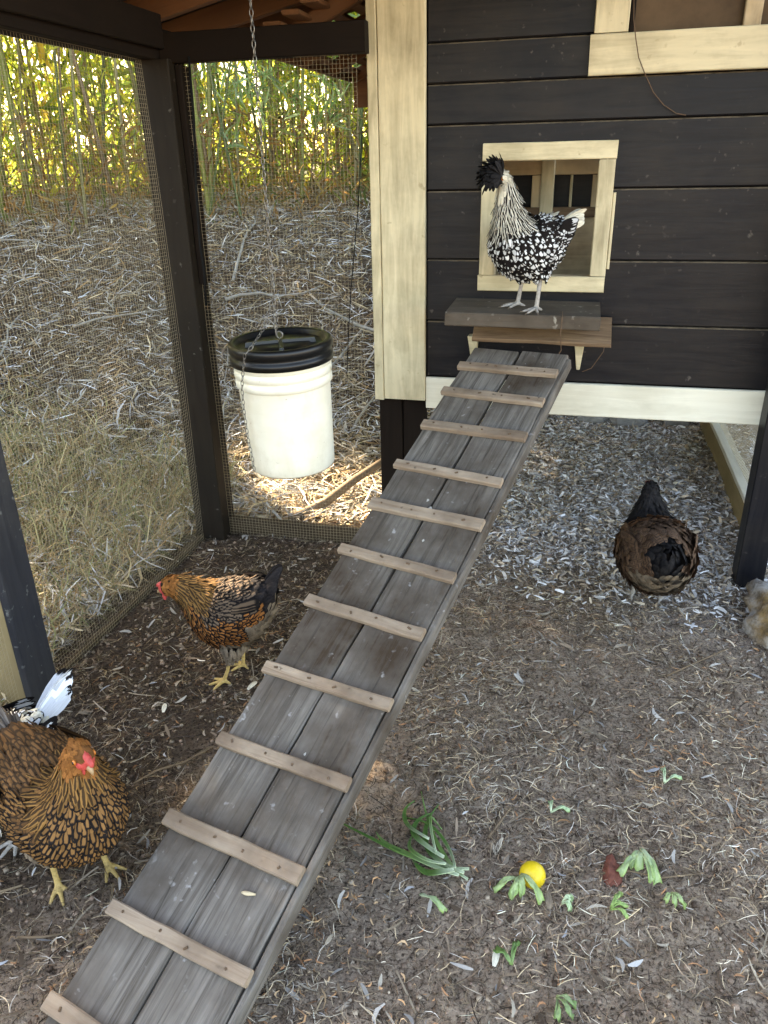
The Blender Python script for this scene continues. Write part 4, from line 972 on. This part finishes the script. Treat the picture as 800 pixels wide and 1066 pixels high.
def hen(loc, heading, sp, spec, label, skin, legm, rz_seed=1, scale=(1, 1, 1)):
    """sp: spine stations (x,y,z,half width,half height) tail -> beak root; spec: dict of plumage functions"""
    r = np.random.default_rng(rz_seed)
    root = empty('hen', loc, heading, label, 'hen'); root.scale = scale
    S = cat_rom(sp, 70); c = S[:, :3]; rw = np.maximum(S[:, 3], 0.003); rh = np.maximum(S[:, 4], 0.003)
    t = np.gradient(c, axis=0); t /= np.linalg.norm(t, axis=1, keepdims=True)
    side = np.cross(np.array([0, 0, 1.0]), t); 
    for i in range(len(side)):
        if np.linalg.norm(side[i]) < 0.25: side[i] = side[i-1]
    side[:, 2] *= 0.2; side /= np.linalg.norm(side, axis=1, keepdims=True)
    upv = np.cross(t, side)
    seg = 32; V, F = [], []
    for i in range(70):
        for k in range(seg):
            a = 2*PI*k/seg
            V.append(tuple(c[i]+side[i]*math.cos(a)*rw[i]+upv[i]*math.sin(a)*rh[i]))
    for i in range(69):
        for k in range(seg):
            a = i*seg+k; b2 = i*seg+(k+1) % seg; F.append((a, b2, b2+seg, a+seg))
    F.append(tuple(range(seg-1, -1, -1))); F.append(tuple(69*seg+k for k in range(seg)))
    parts = [(V, F)]
    # legs with toes
    for (hx, hy, hz), (fx, fy), (kx, kz), yaw in spec['legs']:
        kn = (hx*0.4+fx*0.6+kx, hy*0.4+fy*0.6, kz)
        parts.append(tube([(hx, hy, hz), ((hx+kn[0])/2, (hy+kn[1])/2, (hz+kn[2])/2), kn], [0.042, 0.028, 0.0105], 12))
        parts.append(tube([(kn[0], kn[1], kn[2]+0.01), kn, ((kn[0]+fx)/2, (kn[1]+fy)/2, kn[2]*0.5), (fx, fy, 0.014), (fx, fy, 0.006)], [0.0095, 0.0085, 0.0068, 0.0078, 0.006], 10))
        for a, L in ((0, 0.062), (0.62, 0.052), (-0.62, 0.052), (PI-0.35, 0.026)):
            ca, sa = math.cos(a+yaw), math.sin(a+yaw)
            parts.append(tube([(fx, fy, 0.012), (fx+ca*L*0.3, fy+sa*L*0.3, 0.0105), (fx+ca*L*0.65, fy+sa*L*0.65, 0.0072), (fx+ca*L, fy+sa*L, 0.0035)], [0.0066, 0.0056, 0.0050, 0.0026], 8))
    V, F = join(parts)
    o = mesh_obj('body', V, F, [skin, legm, 'comb_red'], root, True)
    md = o.modifiers.new('remesh', 'REMESH'); md.mode = 'VOXEL'; md.voxel_size = 0.0032
    dg = bpy.context.evaluated_depsgraph_get(); dg.update(); me = bpy.data.meshes.new_from_object(o.evaluated_get(dg)); o.modifiers.clear(); old = o.data; o.data = me; bpy.data.meshes.remove(old)
    me.polygons.foreach_set('use_smooth', [True]*len(me.polygons))
    cs = np.empty(len(me.polygons)*3); me.polygons.foreach_get('center', cs); cs = cs.reshape(-1, 3)
    hc = np.array(spec['face_c']); mi = np.where(cs[:, 2] < spec['leg_top'], 1, 0); mi = np.where(np.linalg.norm(cs-hc, axis=1) < spec.get('face_r', 0.02), 2, mi)
    me.polygons.foreach_set('material_index', mi.astype(np.int32)); me.update()
    # claws
    cl = []
    for (hx, hy, hz), (fx, fy), (kx, kz), yaw in spec['legs']:
        for a, L in ((0, 0.062), (0.62, 0.052), (-0.62, 0.052)):
            ca, sa = math.cos(a+yaw), math.sin(a+yaw); L0 = L-0.004
            cl.append(tube([(fx+ca*L0, fy+sa*L0, 0.0045), (fx+ca*(L0+.007), fy+sa*(L0+.007), 0.004), (fx+ca*(L0+.012), fy+sa*(L0+.012), 0.0005)], [0.0026, 0.0018, 0.0004], 6))
    V, F = join(cl); mesh_obj('claws', V, F, 'claw', root, True)['kind'] = 'stuff'
    # plumage: vanes scattered evenly over the skin, pointing back along it
    nU, nA = 150, 64; S2 = cat_rom(sp, nU); c2 = S2[:, :3]
    idx = np.linspace(0, 69, nU); sd2 = np.stack([np.interp(idx, np.arange(70), side[:, q]) for q in range(3)], 1); up2 = np.stack([np.interp(idx, np.arange(70), upv[:, q]) for q in range(3)], 1)
    an = np.linspace(0, 2*PI, nA, endpoint=False)
    Gd = c2[:, None]+sd2[:, None]*np.cos(an)[None, :, None]*np.maximum(S2[:, 3], .003)[:, None, None]+up2[:, None]*np.sin(an)[None, :, None]*np.maximum(S2[:, 4], .003)[:, None, None]
    dU = np.gradient(Gd, axis=0); dA = (np.roll(Gd, -1, 1)-np.roll(Gd, 1, 1))/2
    Nn = np.cross(dA, dU); area = np.linalg.norm(Nn, axis=2); Nn /= area[..., None]+1e-12
    outw = Gd-c2[:, None]; flip = np.sign((Nn*outw).sum(2)); flip[flip == 0] = 1; Nn *= flip[..., None]
    Tt = -dU/(np.linalg.norm(dU, axis=2, keepdims=True)+1e-9)
    ml = np.linalg.norm(dU, axis=2).mean(1); sN = np.concatenate([[0], np.cumsum(np.linalg.norm(np.diff(c2, axis=0), axis=1))]); sN /= sN[-1]
    cand = r.choice(nU*nA, 13000, p=area.ravel()/area.sum()); acc = np.zeros((0, 3)); Pt, D, N, Ls, Ws, M, BD = [], [], [], [], [], [], []
    aw = np.zeros(0)
    for q in cand:
        iu, ia = divmod(int(q), nA); s = sN[iu]
        if s > spec['stop'] or iu < 1: continue
        L, W = spec['size'](s); p = Gd[iu, ia] + r.normal(0, 0.0008, 3)
        if p[2] < spec['leg_top']*0.9: continue
        if len(acc) and (((acc-p)**2).sum(1) < (0.27*(aw+W))**2).any(): continue
        nn = Nn[iu, ia]; m, kL, kW, off = spec['mat'](s, float(np.dot(nn, (0, 0, 1))), abs(nn[1]), p, r)
        if m is None: continue
        acc = np.vstack([acc, p]); aw = np.append(aw, W)
        d = Tt[iu, ia]+r.normal(0, 0.15, 3)+np.array([0, 0, -0.12]); d = d-nn*np.dot(d, nn)
        Pt.append(p+nn*(off+r.uniform(-.0006, .0025))-d*L*0.35); D.append(d+nn*spec.get('fl', lambda s: 0.0)(s)); N.append(nn); Ls.append(L*kL*r.uniform(.75, 1.3)); Ws.append(W*kW*r.uniform(.8, 1.2)); M.append(m); BD.append(r.uniform(-.22, .22))
    # thigh fluff
    for (hx, hy, hz), (fx, fy), (kx, kz), yaw in spec['legs']:
        kn = np.array((hx*0.4+fx*0.6+kx, hy*0.4+fy*0.6, kz)); h = np.array((hx, hy, hz))
        for q in range(90):
            s_ = r.uniform(0, 0.92); a = r.uniform(0, 6.28); rad_ = 0.042*(1-s_)+0.013; nn = np.array([math.cos(a), math.sin(a), 0.0])
            Pt.append(h*(1-s_)+kn*s_+nn*rad_); D.append(np.array([-0.1, 0, -1.0])+nn*0.1); N.append(nn); Ls.append(0.026); Ws.append(0.015); M.append(spec['thigh']); BD.append(0.1)
    mats = spec['mats']
    o = feather_mesh('plumage', np.array(Pt), np.array(D), np.array(N), np.array(Ls), np.array(Ws), r.uniform(0, 1, len(Pt)), np.array(M), mats, root, np.array(BD), 0.14)
    o['kind'] = 'stuff'
    # folded wings: overlapping coverts and long quills
    for sg in (-1, 1):
        if not spec.get('wing', True): break
        Pt, D, N, Ls, Ws, M = [], [], [], [], [], []
        wx0, wx1, wz, wy = spec['wing_box']; 
        for q in range(9):
            p = np.array([wx0*0.3+wx1*0.7 - 0.004*q, sg*(wy+0.006+0.0016*q), wz-0.028+0.009*q]); Pt.append(p)
            D.append(np.array([-1, -sg*0.30, -0.10+0.05*q*0.4])); N.append(np.array([0, sg, 0.25])); Ls.append(spec['quill']*(1-0.03*abs(q-4))); Ws.append(0.024); M.append(spec['quill_m'])
        for rowi in range(8):
            for q in range(9):
                u_ = rowi/7; p = np.array([wx1+(wx0-wx1)*0.62*(1-u_), sg*(wy+0.010+0.004*math.sin(u_*3)+r.uniform(0, .002)), wz-0.040+0.0105*(q+0.5*(rowi % 2))+r.normal(0, .002)])
                p[1] -= sg*max(0, p[2]-wz-0.02)*0.6
                Pt.append(p); D.append(np.array([-1, -sg*0.10, -0.16])+r.normal(0, .05, 3)); N.append(np.array([0, sg, 0.35])); Ls.append(0.034); Ws.append(0.0165); M.append(spec['covert_m'])
        feather_mesh('wing', np.array(Pt), np.array(D), np.array(N), np.array(Ls), np.array(Ws), r.uniform(0, 1, len(Pt)), np.array(M), mats, root, 0.05, 0.05)
    # tail fan
    tb = np.array(spec['tail_at']); Pt, D, N, Ls, Ws = [], [], [], [], []
    nT = spec.get('tail_n', 14)
    for q in range(nT):
        f = (q/(nT-1)-0.5)*2; sg = 1 if q % 2 else -1
        d = np.array([-math.cos(spec['tail_el'])*1.0, 0.42*f*spec.get('tail_spread', 1), math.sin(spec['tail_el'])*(1.0-0.35*abs(f))])
        Pt.append(tb+np.array([0, 0.012*f, -0.012*abs(f)])); D.append(d); N.append(np.array([0.25, 0.9*(1 if f > 0 else -1), 0.35])); Ls.append(spec['tail_L']*(1-0.22*abs(f))*r.uniform(.93, 1.05)); Ws.append(spec.get('tail_W', 0.032))
    feather_mesh('tail', np.array(Pt), np.array(D), np.array(N), np.array(Ls), np.array(Ws), r.uniform(0, 1, nT), np.full(nT, spec['tail_m']), mats, root, spec.get('tail_bend', 0.12), 0.0)
    # cushion feathers over the tail root
    # head: beak, eyes, comb, wattles
    hd = np.array(spec['head']); f = np.array(spec['look'], float); f /= np.linalg.norm(f); sd = np.cross([0, 0, 1.0], f); sd /= np.linalg.norm(sd); uu = np.cross(f, sd)
    hr = spec['head_r']
    def W_(a, b2, c2): return tuple(hd+f*a+sd*b2+uu*c2)
    up1 = tube([W_(hr*0.75, 0, 0.000), W_(hr*1.2, 0, 0.001), W_(hr*1.55, 0, -0.002), W_(hr*1.75, 0, -0.007)], [0.0085, 0.0068, 0.0042, 0.0010], 10)
    lo1 = tube([W_(hr*0.75, 0, -0.007), W_(hr*1.2, 0, -0.0065), W_(hr*1.5, 0, -0.008)], [0.0065, 0.0048, 0.001], 8)
    V, F = join([up1, lo1]); mesh_obj('beak', V, F, 'beak', root, True)
    def ball(name, ctr, rad, mat, par, sc_=(1, 1, 1), sub=3, lump=0.0):
        bm = bmesh.new(); bmesh.ops.create_icosphere(bm, subdivisions=sub, radius=1)
        for v in bm.verts:
            q = v.co.copy(); k = 1+lump*math.sin(q.x*9+q.y*7)*math.cos(q.z*8)
            v.co = Vector(ctr)+(Vector(f)*q.x*sc_[0]+Vector(sd)*q.y*sc_[1]+Vector(uu)*q.z*sc_[2])*rad*k
        me = bpy.data.meshes.new(name); bm.to_mesh(me); bm.free(); me.materials.append(MATS[mat]); me.polygons.foreach_set('use_smooth', [True]*len(me.polygons))
        o = bpy.data.objects.new(name, me); C.objects.link(o); o.parent = par; return o
    for sg in (-1, 1):
        e = ball('eye', W_(hr*0.30, sg*hr*0.88, hr*0.22), 0.0058, 'iris', root, (1, .6, 1), 2)
        ball('pupil', W_(hr*0.31, sg*(hr*0.88+0.0024), hr*0.22), 0.0036, 'eye', e, (1, .6, 1), 2)
    if spec.get('comb', True):
        ball('comb', W_(hr*0.78, 0, hr*0.78), hr*0.62, 'comb_red', root, (1.30, .52, .50), 3, 0.16)
        ball('face', W_(hr*0.42, 0, -hr*0.05), hr*0.80, 'comb_red', root, (.95, 1.06, .85), 3, 0.05)
        for sg in (-1, 1): ball('wattle', W_(hr*0.78, sg*hr*0.30, -hr*1.00), hr*0.42, 'comb_red', root, (.7, .35, 1.25), 3, 0.08)
    if spec.get('crest'):
        n = 300; th = r.uniform(0, 2*PI, n); ph = r.uniform(0.0, 1.25, n)
        dv = f*0.10+0*f; Dv = np.stack([uu*math.cos(p_)+ (f*math.cos(a_)+sd*math.sin(a_))*math.sin(p_)*1.1 + f*0.45 for a_, p_ in zip(th, ph)])
        Pt = hd+uu*hr*0.55+f*hr*0.35+Dv*hr*0.55
        feather_mesh('crest', Pt, Dv, np.cross(Dv, np.array([0.3, 0.9, 0.1])), r.uniform(0.026, 0.046, n), np.full(n, 0.017), r.uniform(0, 1, n), np.full(n, spec['crest_m']), mats, root, 1.1, 0.0, 0.0)
    return root

# heavy laced hens -------------------------------------------------
def laced_spec(head, look_, face, legs, **k):
    MM = ['laced_gold', 'laced_bronze', 'laced_cushion', 'hackle_gold', 'hackle_head', 'fluff_grey', 'tail_dark', 'tail_taupe', 'plain_black', 'laced_dark']
    br = k.pop('breast', 0); bk = k.pop('back', 2); tl = k.pop('tailc', 2); bx, bz = k.pop('bib', (0.09, 0.335)); hk = k.pop('neck_from', 0.60); hs = k.pop('head_from', 0.84)
    def size(s):
        if s < 0.12: return 0.040, 0.017
        if s < hk: return 0.026, 0.0122
        if s < hs: return 0.052-0.02*(s-hk)/(hs-hk), 0.0125
        return 0.017, 0.010
    def mat(s, up, sd_, p, r):
        if s > hs:
            if np.linalg.norm(np.array(p)-np.array(face)) < 0.006: return None, 1, 1, 0
            return 4, 1, 1, 0.0
        if s > hk + r.normal(0, 0.012) and not (p[0] > bx and p[2] < bz + r.normal(0, .006)): return 3, 1, 1, 0.002
        if s > hk: return br, .70, 1.15, 0.001
        if s < 0.26 and up < -0.05: return 5, 1.1, 1.3, 0.0
        if up < -0.55 and s < 0.45: return 5, 1.1, 1.3, 0.0
        if s < 0.09: return tl, 1.3, 1.1, 0.0
        if up > 0.35 + r.normal(0, .08): return bk, 1.05, 1.0, 0.003
        return br, 1, 1, 0.002
    d = dict(mats=MM, size=size, mat=mat, stop=0.955, thigh=5, legs=legs, face_c=face, leg_top=0.085, wing_box=(0.085, -0.045, 0.245, 0.098), quill=0.135, quill_m=2, covert_m=br,
             tail_at=(-0.150, 0, 0.285), tail_el=R(48), tail_L=0.125, tail_m=7, head=head, look=look_, head_r=0.0215)
    d.update(k); return d
LEG = lambda dx=0.0, y=0.045: [((-0.01, y, 0.16), (0.015+dx, y+0.002), (-0.012, 0.088), 0.15), ((-0.01, -y, 0.16), (0.015-dx, -y-0.002), (-0.012, 0.088), -0.15)]
# hen at the left front, facing the camera
sp = [(-.180, 0, .300, .015, .02), (-.162, 0, .284, .052, .055), (-.12, 0, .256, .088, .088), (-.06, 0, .226, .110, .106), (.00, 0, .212, .117, .106), (.05, 0, .224, .112, .104), (.085, 0, .262, .088, .088),
      (.100, 0, .304, .062, .064), (.108, 0, .345, .045, .047), (.113, 0, .380, .034, .035), (.123, 0, .408, .0265, .027), (.140, 0, .418, .0225, .023), (.156, 0, .414, .017, .017), (.165, 0, .409, .010, .011)]
hen((-0.990, 1.035, 0.004), R(-24), sp, laced_spec((.138, 0, .416), (0.84, -0.10, -0.45), (.160, 0, .405), [((0.0, .05, .16), (.035, .052), (-.012, .09), -.1), ((0.0, -.05, .16), (-.005, -.056), (-.012, .09), -.4)], face_r=0.019, head_r=0.0250, tail_m=7),
    'golden brown hen with dark laced feathers facing out, nearest the bottom left corner', 'skin_brown', 'leg_yellow', 21, (1.0, 0.90, 1.0))
# hen in the middle, side on, head stretched to the left
sp = [(-.150, 0, .285, .015, .02), (-.132, 0, .270, .050, .052), (-.09, 0, .242, .080, .080), (-.035, 0, .220, .096, .094), (.02, 0, .214, .100, .094), (.07, 0, .228, .088, .084), (.11, .002, .258, .064, .062),
      (.140, .004, .284, .045, .045), (.168, .006, .300, .035, .036), (.196, .007, .308, .028, .029), (.218, .008, .308, .0235, .024), (.235, .008, .304, .018, .019), (.247, .008, .299, .010, .011)]
hen((-0.945, 1.800, 0.002), R(194), sp, laced_spec((.220, .008, .305), (1, 0.10, -0.22), (.240, .008, .303), LEG(0.028, 0.040), breast=1, back=9, tailc=6, bib=(0.085, 0.262), face_r=0.020, tail_m=6, tail_at=(-0.12, 0, .285), tail_L=0.12, wing_box=(0.07, -0.04, 0.245, 0.082), quill=0.11, quill_m=9, covert_m=9),
    'copper and black laced hen standing side on below the bucket', 'skin_dark', 'leg_yellow', 22, (0.80, 0.98, 1.06))
# dark hen on the right seen from behind --------------------------
def dark_spec():
    MM = ['pencilled_brown', 'pencilled_russet', 'tail_dark', 'plain_black', 'fluff_grey']
    def size(s):
        return (0.046, 0.024) if s < 0.15 else ((0.036, 0.020) if s < 0.60 else ((0.042, 0.013) if s < 0.86 else (0.018, 0.011)))
    def mat(s, up, sd_, p, r):
        if s > 0.60: return 3, 1, 1, 0.001
        if s < 0.22 and up < -0.2: return 4, 1.2, 1.3, 0
        if s < 0.13: return (3 if s < 0.048 else 0), 1.2, 1.1, 0
        return (1 if s > 0.40 and r.random() < 0.8 else 0), 1.05, 1.05, 0.002
    return dict(mats=MM, size=size, mat=mat, stop=0.96, thigh=4, legs=LEG(0.01, 0.048), face_c=(.19, -.0, .345), face_r=0.012, leg_top=0.08, wing_box=(0.08, -0.05, 0.235, 0.108), quill=0.13, quill_m=0, covert_m=0,
                tail_at=(-0.150, 0, 0.262), tail_el=R(38), tail_L=0.060, tail_m=3, tail_W=0.030, tail_n=16, tail_spread=0.95, fl=lambda s: 0.5 if s < 0.065 else 0.0, head=(.172, 0, .345), look=(1, .25, -.15), head_r=0.021)
sp = [(-.180, 0, .262, .02, .025), (-.160, 0, .245, .070, .072), (-.11, 0, .220, .108, .104), (-.05, 0, .202, .126, .112), (.01, 0, .200, .126, .110), (.06, 0, .215, .110, .098), (.10, 0, .245, .082, .076),
      (.125, 0, .278, .056, .054), (.140, 0, .306, .042, .042), (.152, 0, .330, .031, .031), (.166, 0, .346, .024, .025), (.182, 0.002, .347, .019, .019), (.194, 0.004, .343, .010, .010)]
hen((0.308, 2.515, 0.002), R(97), sp, dark_spec(), 'dark brown hen with black neck seen from behind on pale chips', 'skin_dark', 'leg_grey', 23, (1, .96, 1.06))
# black and white crested hen on the shelf -------------------------
def spang_spec(crest=True, **k):
    MM = ['spangled', 'hackle_white', 'plain_white', 'tail_tipped', 'plain_black', 'crest_black']
    def size(s): return (0.033, 0.0175) if s < 0.56 else ((0.046, 0.0115) if s < 0.88 else (0.018, 0.010))
    def mat(s, up, sd_, p, r):
        if s > 0.87: return 2, 1, 1, 0
        if s > 0.58: return (1 if s < 0.80 or up > 0 else 2), 1, 1, 0.001
        if s < 0.14: return (2 if r.random() < 0.6 else 0), 1, 1, 0
        return 0, 1, 1, 0.001
    d = dict(mats=MM, size=size, mat=mat, stop=0.96, thigh=0, legs=[((-0.0, .038, .17), (.008, .054), (-.012, .105), .35), ((-0.0, -.038, .17), (-.002, -.054), (-.012, .105), -.3)], face_c=(.148, 0, .402), face_r=0.006, leg_top=0.102,
             wing_box=(0.06, -0.05, 0.225, 0.066), quill=0.115, quill_m=0, covert_m=0, tail_at=(-0.110, 0, 0.255), tail_el=R(26), tail_L=0.115, tail_m=2, tail_W=0.026, tail_n=22, tail_spread=0.8,
             head=(.128, 0, .400), look=(0.9, -.1, -.25), head_r=0.0185, comb=False, crest=crest, crest_m=4)
    d.update(k); return d
sp = [(-.125, 0, .262, .012, .018), (-.108, 0, .250, .040, .044), (-.07, 0, .226, .062, .068), (-.02, 0, .200, .086, .090), (.03, 0, .198, .092, .094), (.068, 0, .228, .078, .080), (.088, 0, .275, .050, .052),
      (.098, 0, .315, .036, .037), (.104, 0, .350, .026, .027), (.111, 0, .380, .021, .022), (.124, 0, .400, .019, .020), (.140, 0, .402, .0165, .017), (.152, 0, .398, .009, .010)]
hen((-0.176, 2.650, 0.9915), R(224), sp, spang_spec(), 'black and white spangled hen with a black crest standing on the shelf', 'skin_mottled', 'leg_grey', 24)
# its twin, mostly hidden behind the front hen ----------------------
hen((-1.235, 1.115, 0.002), R(243), sp, spang_spec(True, tail_m=3, tail_L=0.15, tail_el=R(44), tail_W=0.036, tail_n=10, tail_spread=0.35), 'black and white hen mostly cut off by the left edge, white tail up', 'skin_mottled', 'leg_grey', 25)

# ------------------------------------------------------------------ kitchen scraps on the ground
def G(x, y, dz=0.008): return (x, y, float(gh(x, y))+dz)
def leafy(name, loc, size, seed, col_a, col_b, label, cat, ribs=5, yaw=0.0, curl=0.5):
    """torn piece of lettuce: a pale rib base with crinkled fingers"""
    r = random.Random(seed); root_ = empty(name, loc, yaw, label, cat)
    for k in range(ribs):
        a = (k/(max(ribs-1, 1))-0.5)*1.25 + r.uniform(-.2, .2); L = size*r.uniform(0.55, 1.15); n = 7; V, F, Cc = [], [], []
        for i in range(n+1):
            t = i/n; w_ = size*(0.05+0.10*t*(1-0.3*t))*r.uniform(.7, 1.25); cx = math.cos(a)*L*t; cy = math.sin(a)*L*t; z = 0.012*math.sin(t*PI)*curl*2+0.004*k*(1-t)+0.006
            for s in (-1, -0.35, 0.35, 1):
                zz = z + (0.007*math.sin(t*9+s*3+k) + 0.006*abs(s))*t
                V.append((cx-math.sin(a)*w_*s, cy+math.cos(a)*w_*s, zz)); m = min(1, t*1.2*(0.4+0.6*abs(s)))
                Cc.append(tuple(col_a[q]*(1-m)+col_b[q]*m for q in range(3)))
        for i in range(n):
            for j in range(3): q = i*4+j; F.append((q, q+1, q+5, q+4))
        o = quads('leaf', np.array(V), np.array(F), 'lettuce', root_, True, np.array(Cc))
        md = o.modifiers.new('thickness', 'SOLIDIFY'); md.thickness = 0.0022
    return root_
PALE = (0.52, 0.56, 0.32); LG = (0.26, 0.37, 0.11); WG = (0.55, 0.60, 0.40); DG = (0.06, 0.14, 0.028)
leafy('lettuce_piece', G(-0.028, 1.232), 0.066, 1, PALE, LG, 'pale green lettuce heart piece lying against the lemon', 'lettuce', 5, R(-95), 0.7)
leafy('lettuce_piece', G(0.225, 1.345), 0.070, 2, WG, LG, 'white ribbed lettuce piece fanned out right of the potato', 'lettuce', 6, R(-100), 0.7)
leafy('lettuce_piece', G(0.160, 1.192), 0.042, 3, LG, LG, 'small bright green leaf scrap below the potato', 'lettuce', 4, R(20))
leafy('lettuce_piece', G(0.284, 1.255), 0.040, 4, PALE, LG, 'green leaf stub lowest at the right of the scraps', 'lettuce', 3, R(-80))
leafy('lettuce_piece', G(0.026, 1.440), 0.045, 5, WG, (0.30, 0.45, 0.22), 'pale green leaf shred above the lemon', 'lettuce', 2, R(50))
leafy('lettuce_piece', G(0.296, 1.592), 0.045, 6, WG, (0.32, 0.46, 0.24), 'pale green shred farthest back among the scraps', 'lettuce', 2, R(60))
leafy('lettuce_piece', G(0.062, 1.190), 0.034, 7, WG, (0.36, 0.50, 0.26), 'tiny whitish green crumb of leaf right of the lemon', 'lettuce', 4, R(0))
leafy('lettuce_piece', G(-0.235, 1.145), 0.060, 8, WG, LG, 'narrow green strip of leaf below the onion greens', 'lettuce', 1, R(15))
leafy('lettuce_piece', G(-0.030, 1.030), 0.055, 11, (0.16, 0.24, 0.08), DG, 'limp green blade nearest the bottom edge, left one', 'lettuce', 2, R(120))
leafy('lettuce_piece', G(0.060, 0.985), 0.045, 12, (0.30, 0.34, 0.18), (0.14, 0.22, 0.07), 'dull green scrap at the bottom edge, right of the limp blade', 'lettuce', 3, R(-50))
def lemon():
    r = empty('lemon_half', G(-0.004, 1.246, 0.014), R(35), 'bright yellow squeezed lemon half beside the lettuce heart', 'lemon')
    V, F = lathe([(0.0, 0.030), (0.010, 0.029), (0.020, 0.024), (0.027, 0.013), (0.029, 0.0), (0.0285, -0.004)], 28)
    o = mesh_obj('lemon_rind', V, F, 'lemon_skin', r, True); o.rotation_euler = (R(20), R(-25), 0)
    V, F = lathe([(0.0285, -0.004), (0.026, -0.006), (0.012, -0.004), (0.0, -0.005)], 28)
    o = mesh_obj('lemon_pulp', V, F, 'lemon_flesh', r, True); o.rotation_euler = (R(20), R(-25), 0)
lemon()
o = rock('potato_chunk', G(0.165, 1.300, 0.008), (0.019, 0.036, 0.014), 9.0, 'reddish brown piece of sweet potato between the lemon and the lettuce', 'potato_skin'); o['category'] = 'sweet potato'
def onion():
    r = empty('onion_greens', G(-0.27, 1.27), 0, 'bunch of limp dark green onion tops lying right of the ramp', 'onion greens'); L0 = Vector(G(-0.27, 1.27))
    rr = random.Random(3)
    ends = [((-0.14, 1.20), (-0.22, 1.24), (-0.29, 1.43)), ((-0.15, 1.21), (-0.30, 1.25), (-0.24, 1.40)), ((-0.14, 1.22), (-0.25, 1.21), (-0.49, 1.31)), ((-0.16, 1.20), (-0.33, 1.24), (-0.37, 1.29)),
            ((-0.20, 1.24), (-0.34, 1.30), (-0.25, 1.37)), ((-0.17, 1.21), (-0.20, 1.33), (-0.31, 1.35)), ((-0.22, 1.25), (-0.28, 1.40), (-0.22, 1.33)), ((-0.17, 1.2), (-0.23, 1.17), (-0.27, 1.23)), ((-0.24, 1.27), (-0.35, 1.33), (-0.30, 1.40)), ((-0.19, 1.21), (-0.31, 1.22), (-0.28, 1.31))]
    for k, (a, m, e) in enumerate(ends):
        V, F, Cc = [], [], []; n = 14; wid = rr.uniform(0.003, 0.0075)
        for i in range(n+1):
            t = i/n; x = (1-t)**2*a[0]+2*t*(1-t)*m[0]+t*t*e[0]; y = (1-t)**2*a[1]+2*t*(1-t)*m[1]+t*t*e[1]
            dx = 2*(1-t)*(m[0]-a[0])+2*t*(e[0]-m[0]); dy = 2*(1-t)*(m[1]-a[1])+2*t*(e[1]-m[1]); q = math.hypot(dx, dy); nx, ny = -dy/q, dx/q
            w_ = wid*(0.8+0.5*math.sin(t*PI))*(1-t**4*0.85); z = float(gh(x, y))+0.008+0.006*math.sin(t*PI*1.3+k)**2+0.003*k*(1-t)
            for s in (-1, 0, 1):
                V.append((x+nx*w_*s-L0.x, y+ny*w_*s-L0.y, z+(0.005 if s else 0.0)-L0.z)); g = min(1, t*2.6)
                Cc.append(tuple(WG[c]*(1-g)+(DG if k % 3 else (0.15, 0.25, 0.07))[c]*g for c in range(3)))
        for i in range(n):
            for j in range(2): q = i*3+j; F.append((q, q+1, q+4, q+3))
        o = quads('green_blade', np.array(V), np.array(F), 'lettuce', r, True, np.array(Cc)); md = o.modifiers.new('thickness', 'SOLIDIFY'); md.thickness = 0.0018
onion()
# larger feathers lying about, a few twigs
def big_feather(x, y, L, yaw, mat, label):
    z = float(gh(x, y))+0.014
    Pt = np.array([[0, 0, 0.0]]); o = feather_mesh('fallen_feather', Pt, np.array([[math.cos(yaw), math.sin(yaw), 0.12]]), np.array([[0.1, 0.05, 1.0]]), np.array([L]), np.array([L*0.36]), np.array([0.4]), np.array([0]), [mat], None, 0.2, 0.1)
    o.location = (x, y, z); tag(o, label, 'feather')
big_feather(-0.885, 1.735, 0.045, 1.3, 'plain_white', 'white feather stuck in the litter beside the laced hen’s foot')
big_feather(-1.085, 1.585, 0.040, 1.9, 'plain_white', 'white feather lying between the two brown hens')
big_feather(-0.062, 1.02, 0.040, 1.5, 'plain_white', 'white feather at the bottom edge right of the ramp')
big_feather(0.030, 1.215, 0.045, -1.4, 'fluff_grey', 'grey feather tucked under the lemon half')
big_feather(-0.78, 1.50, 0.055, 0.2, 'plain_white', 'pale feather lying flat close to the left side of the ramp')
def twig(pts, rad, label):
    P = [(x, y, float(gh(x, y))+0.010+dz) for x, y, dz in pts]; V, F = tube(P, [rad*(1-0.1*i) for i in range(len(P))], 6)
    tag(mesh_obj('twig', V, F, 'cane_brown', smooth=True), label, 'twig')
twig([(-0.88, 1.48, 0), (-0.93, 1.41, .004), (-0.98, 1.36, .002), (-1.02, 1.31, 0)], 0.0035, 'thin brown twig on the litter between the front hen and the ramp')
twig([(-1.02, 0.86, 0), (-0.97, 0.87, .004), (-0.91, 0.90, .002)], 0.003, 'tan twig on the ground left of the foot of the ramp')
twig([(0.34, 2.06, 0), (0.45, 2.16, .004), (0.54, 2.25, .002)], 0.003, 'thin grey twig on the dirt between the dark hen and the rock')
twig([(-0.11, 1.33, 0), (-0.09, 1.38, .003), (-0.07, 1.43, .001)], 0.0035, 'short brown twig on the dirt just above the lemon')
twig([(0.14, 1.285, 0), (0.20, 1.30, .004), (0.27, 1.295, .003), (0.36, 1.335, .002)], 0.0025, 'slender twig on the dirt below the ribbed lettuce')
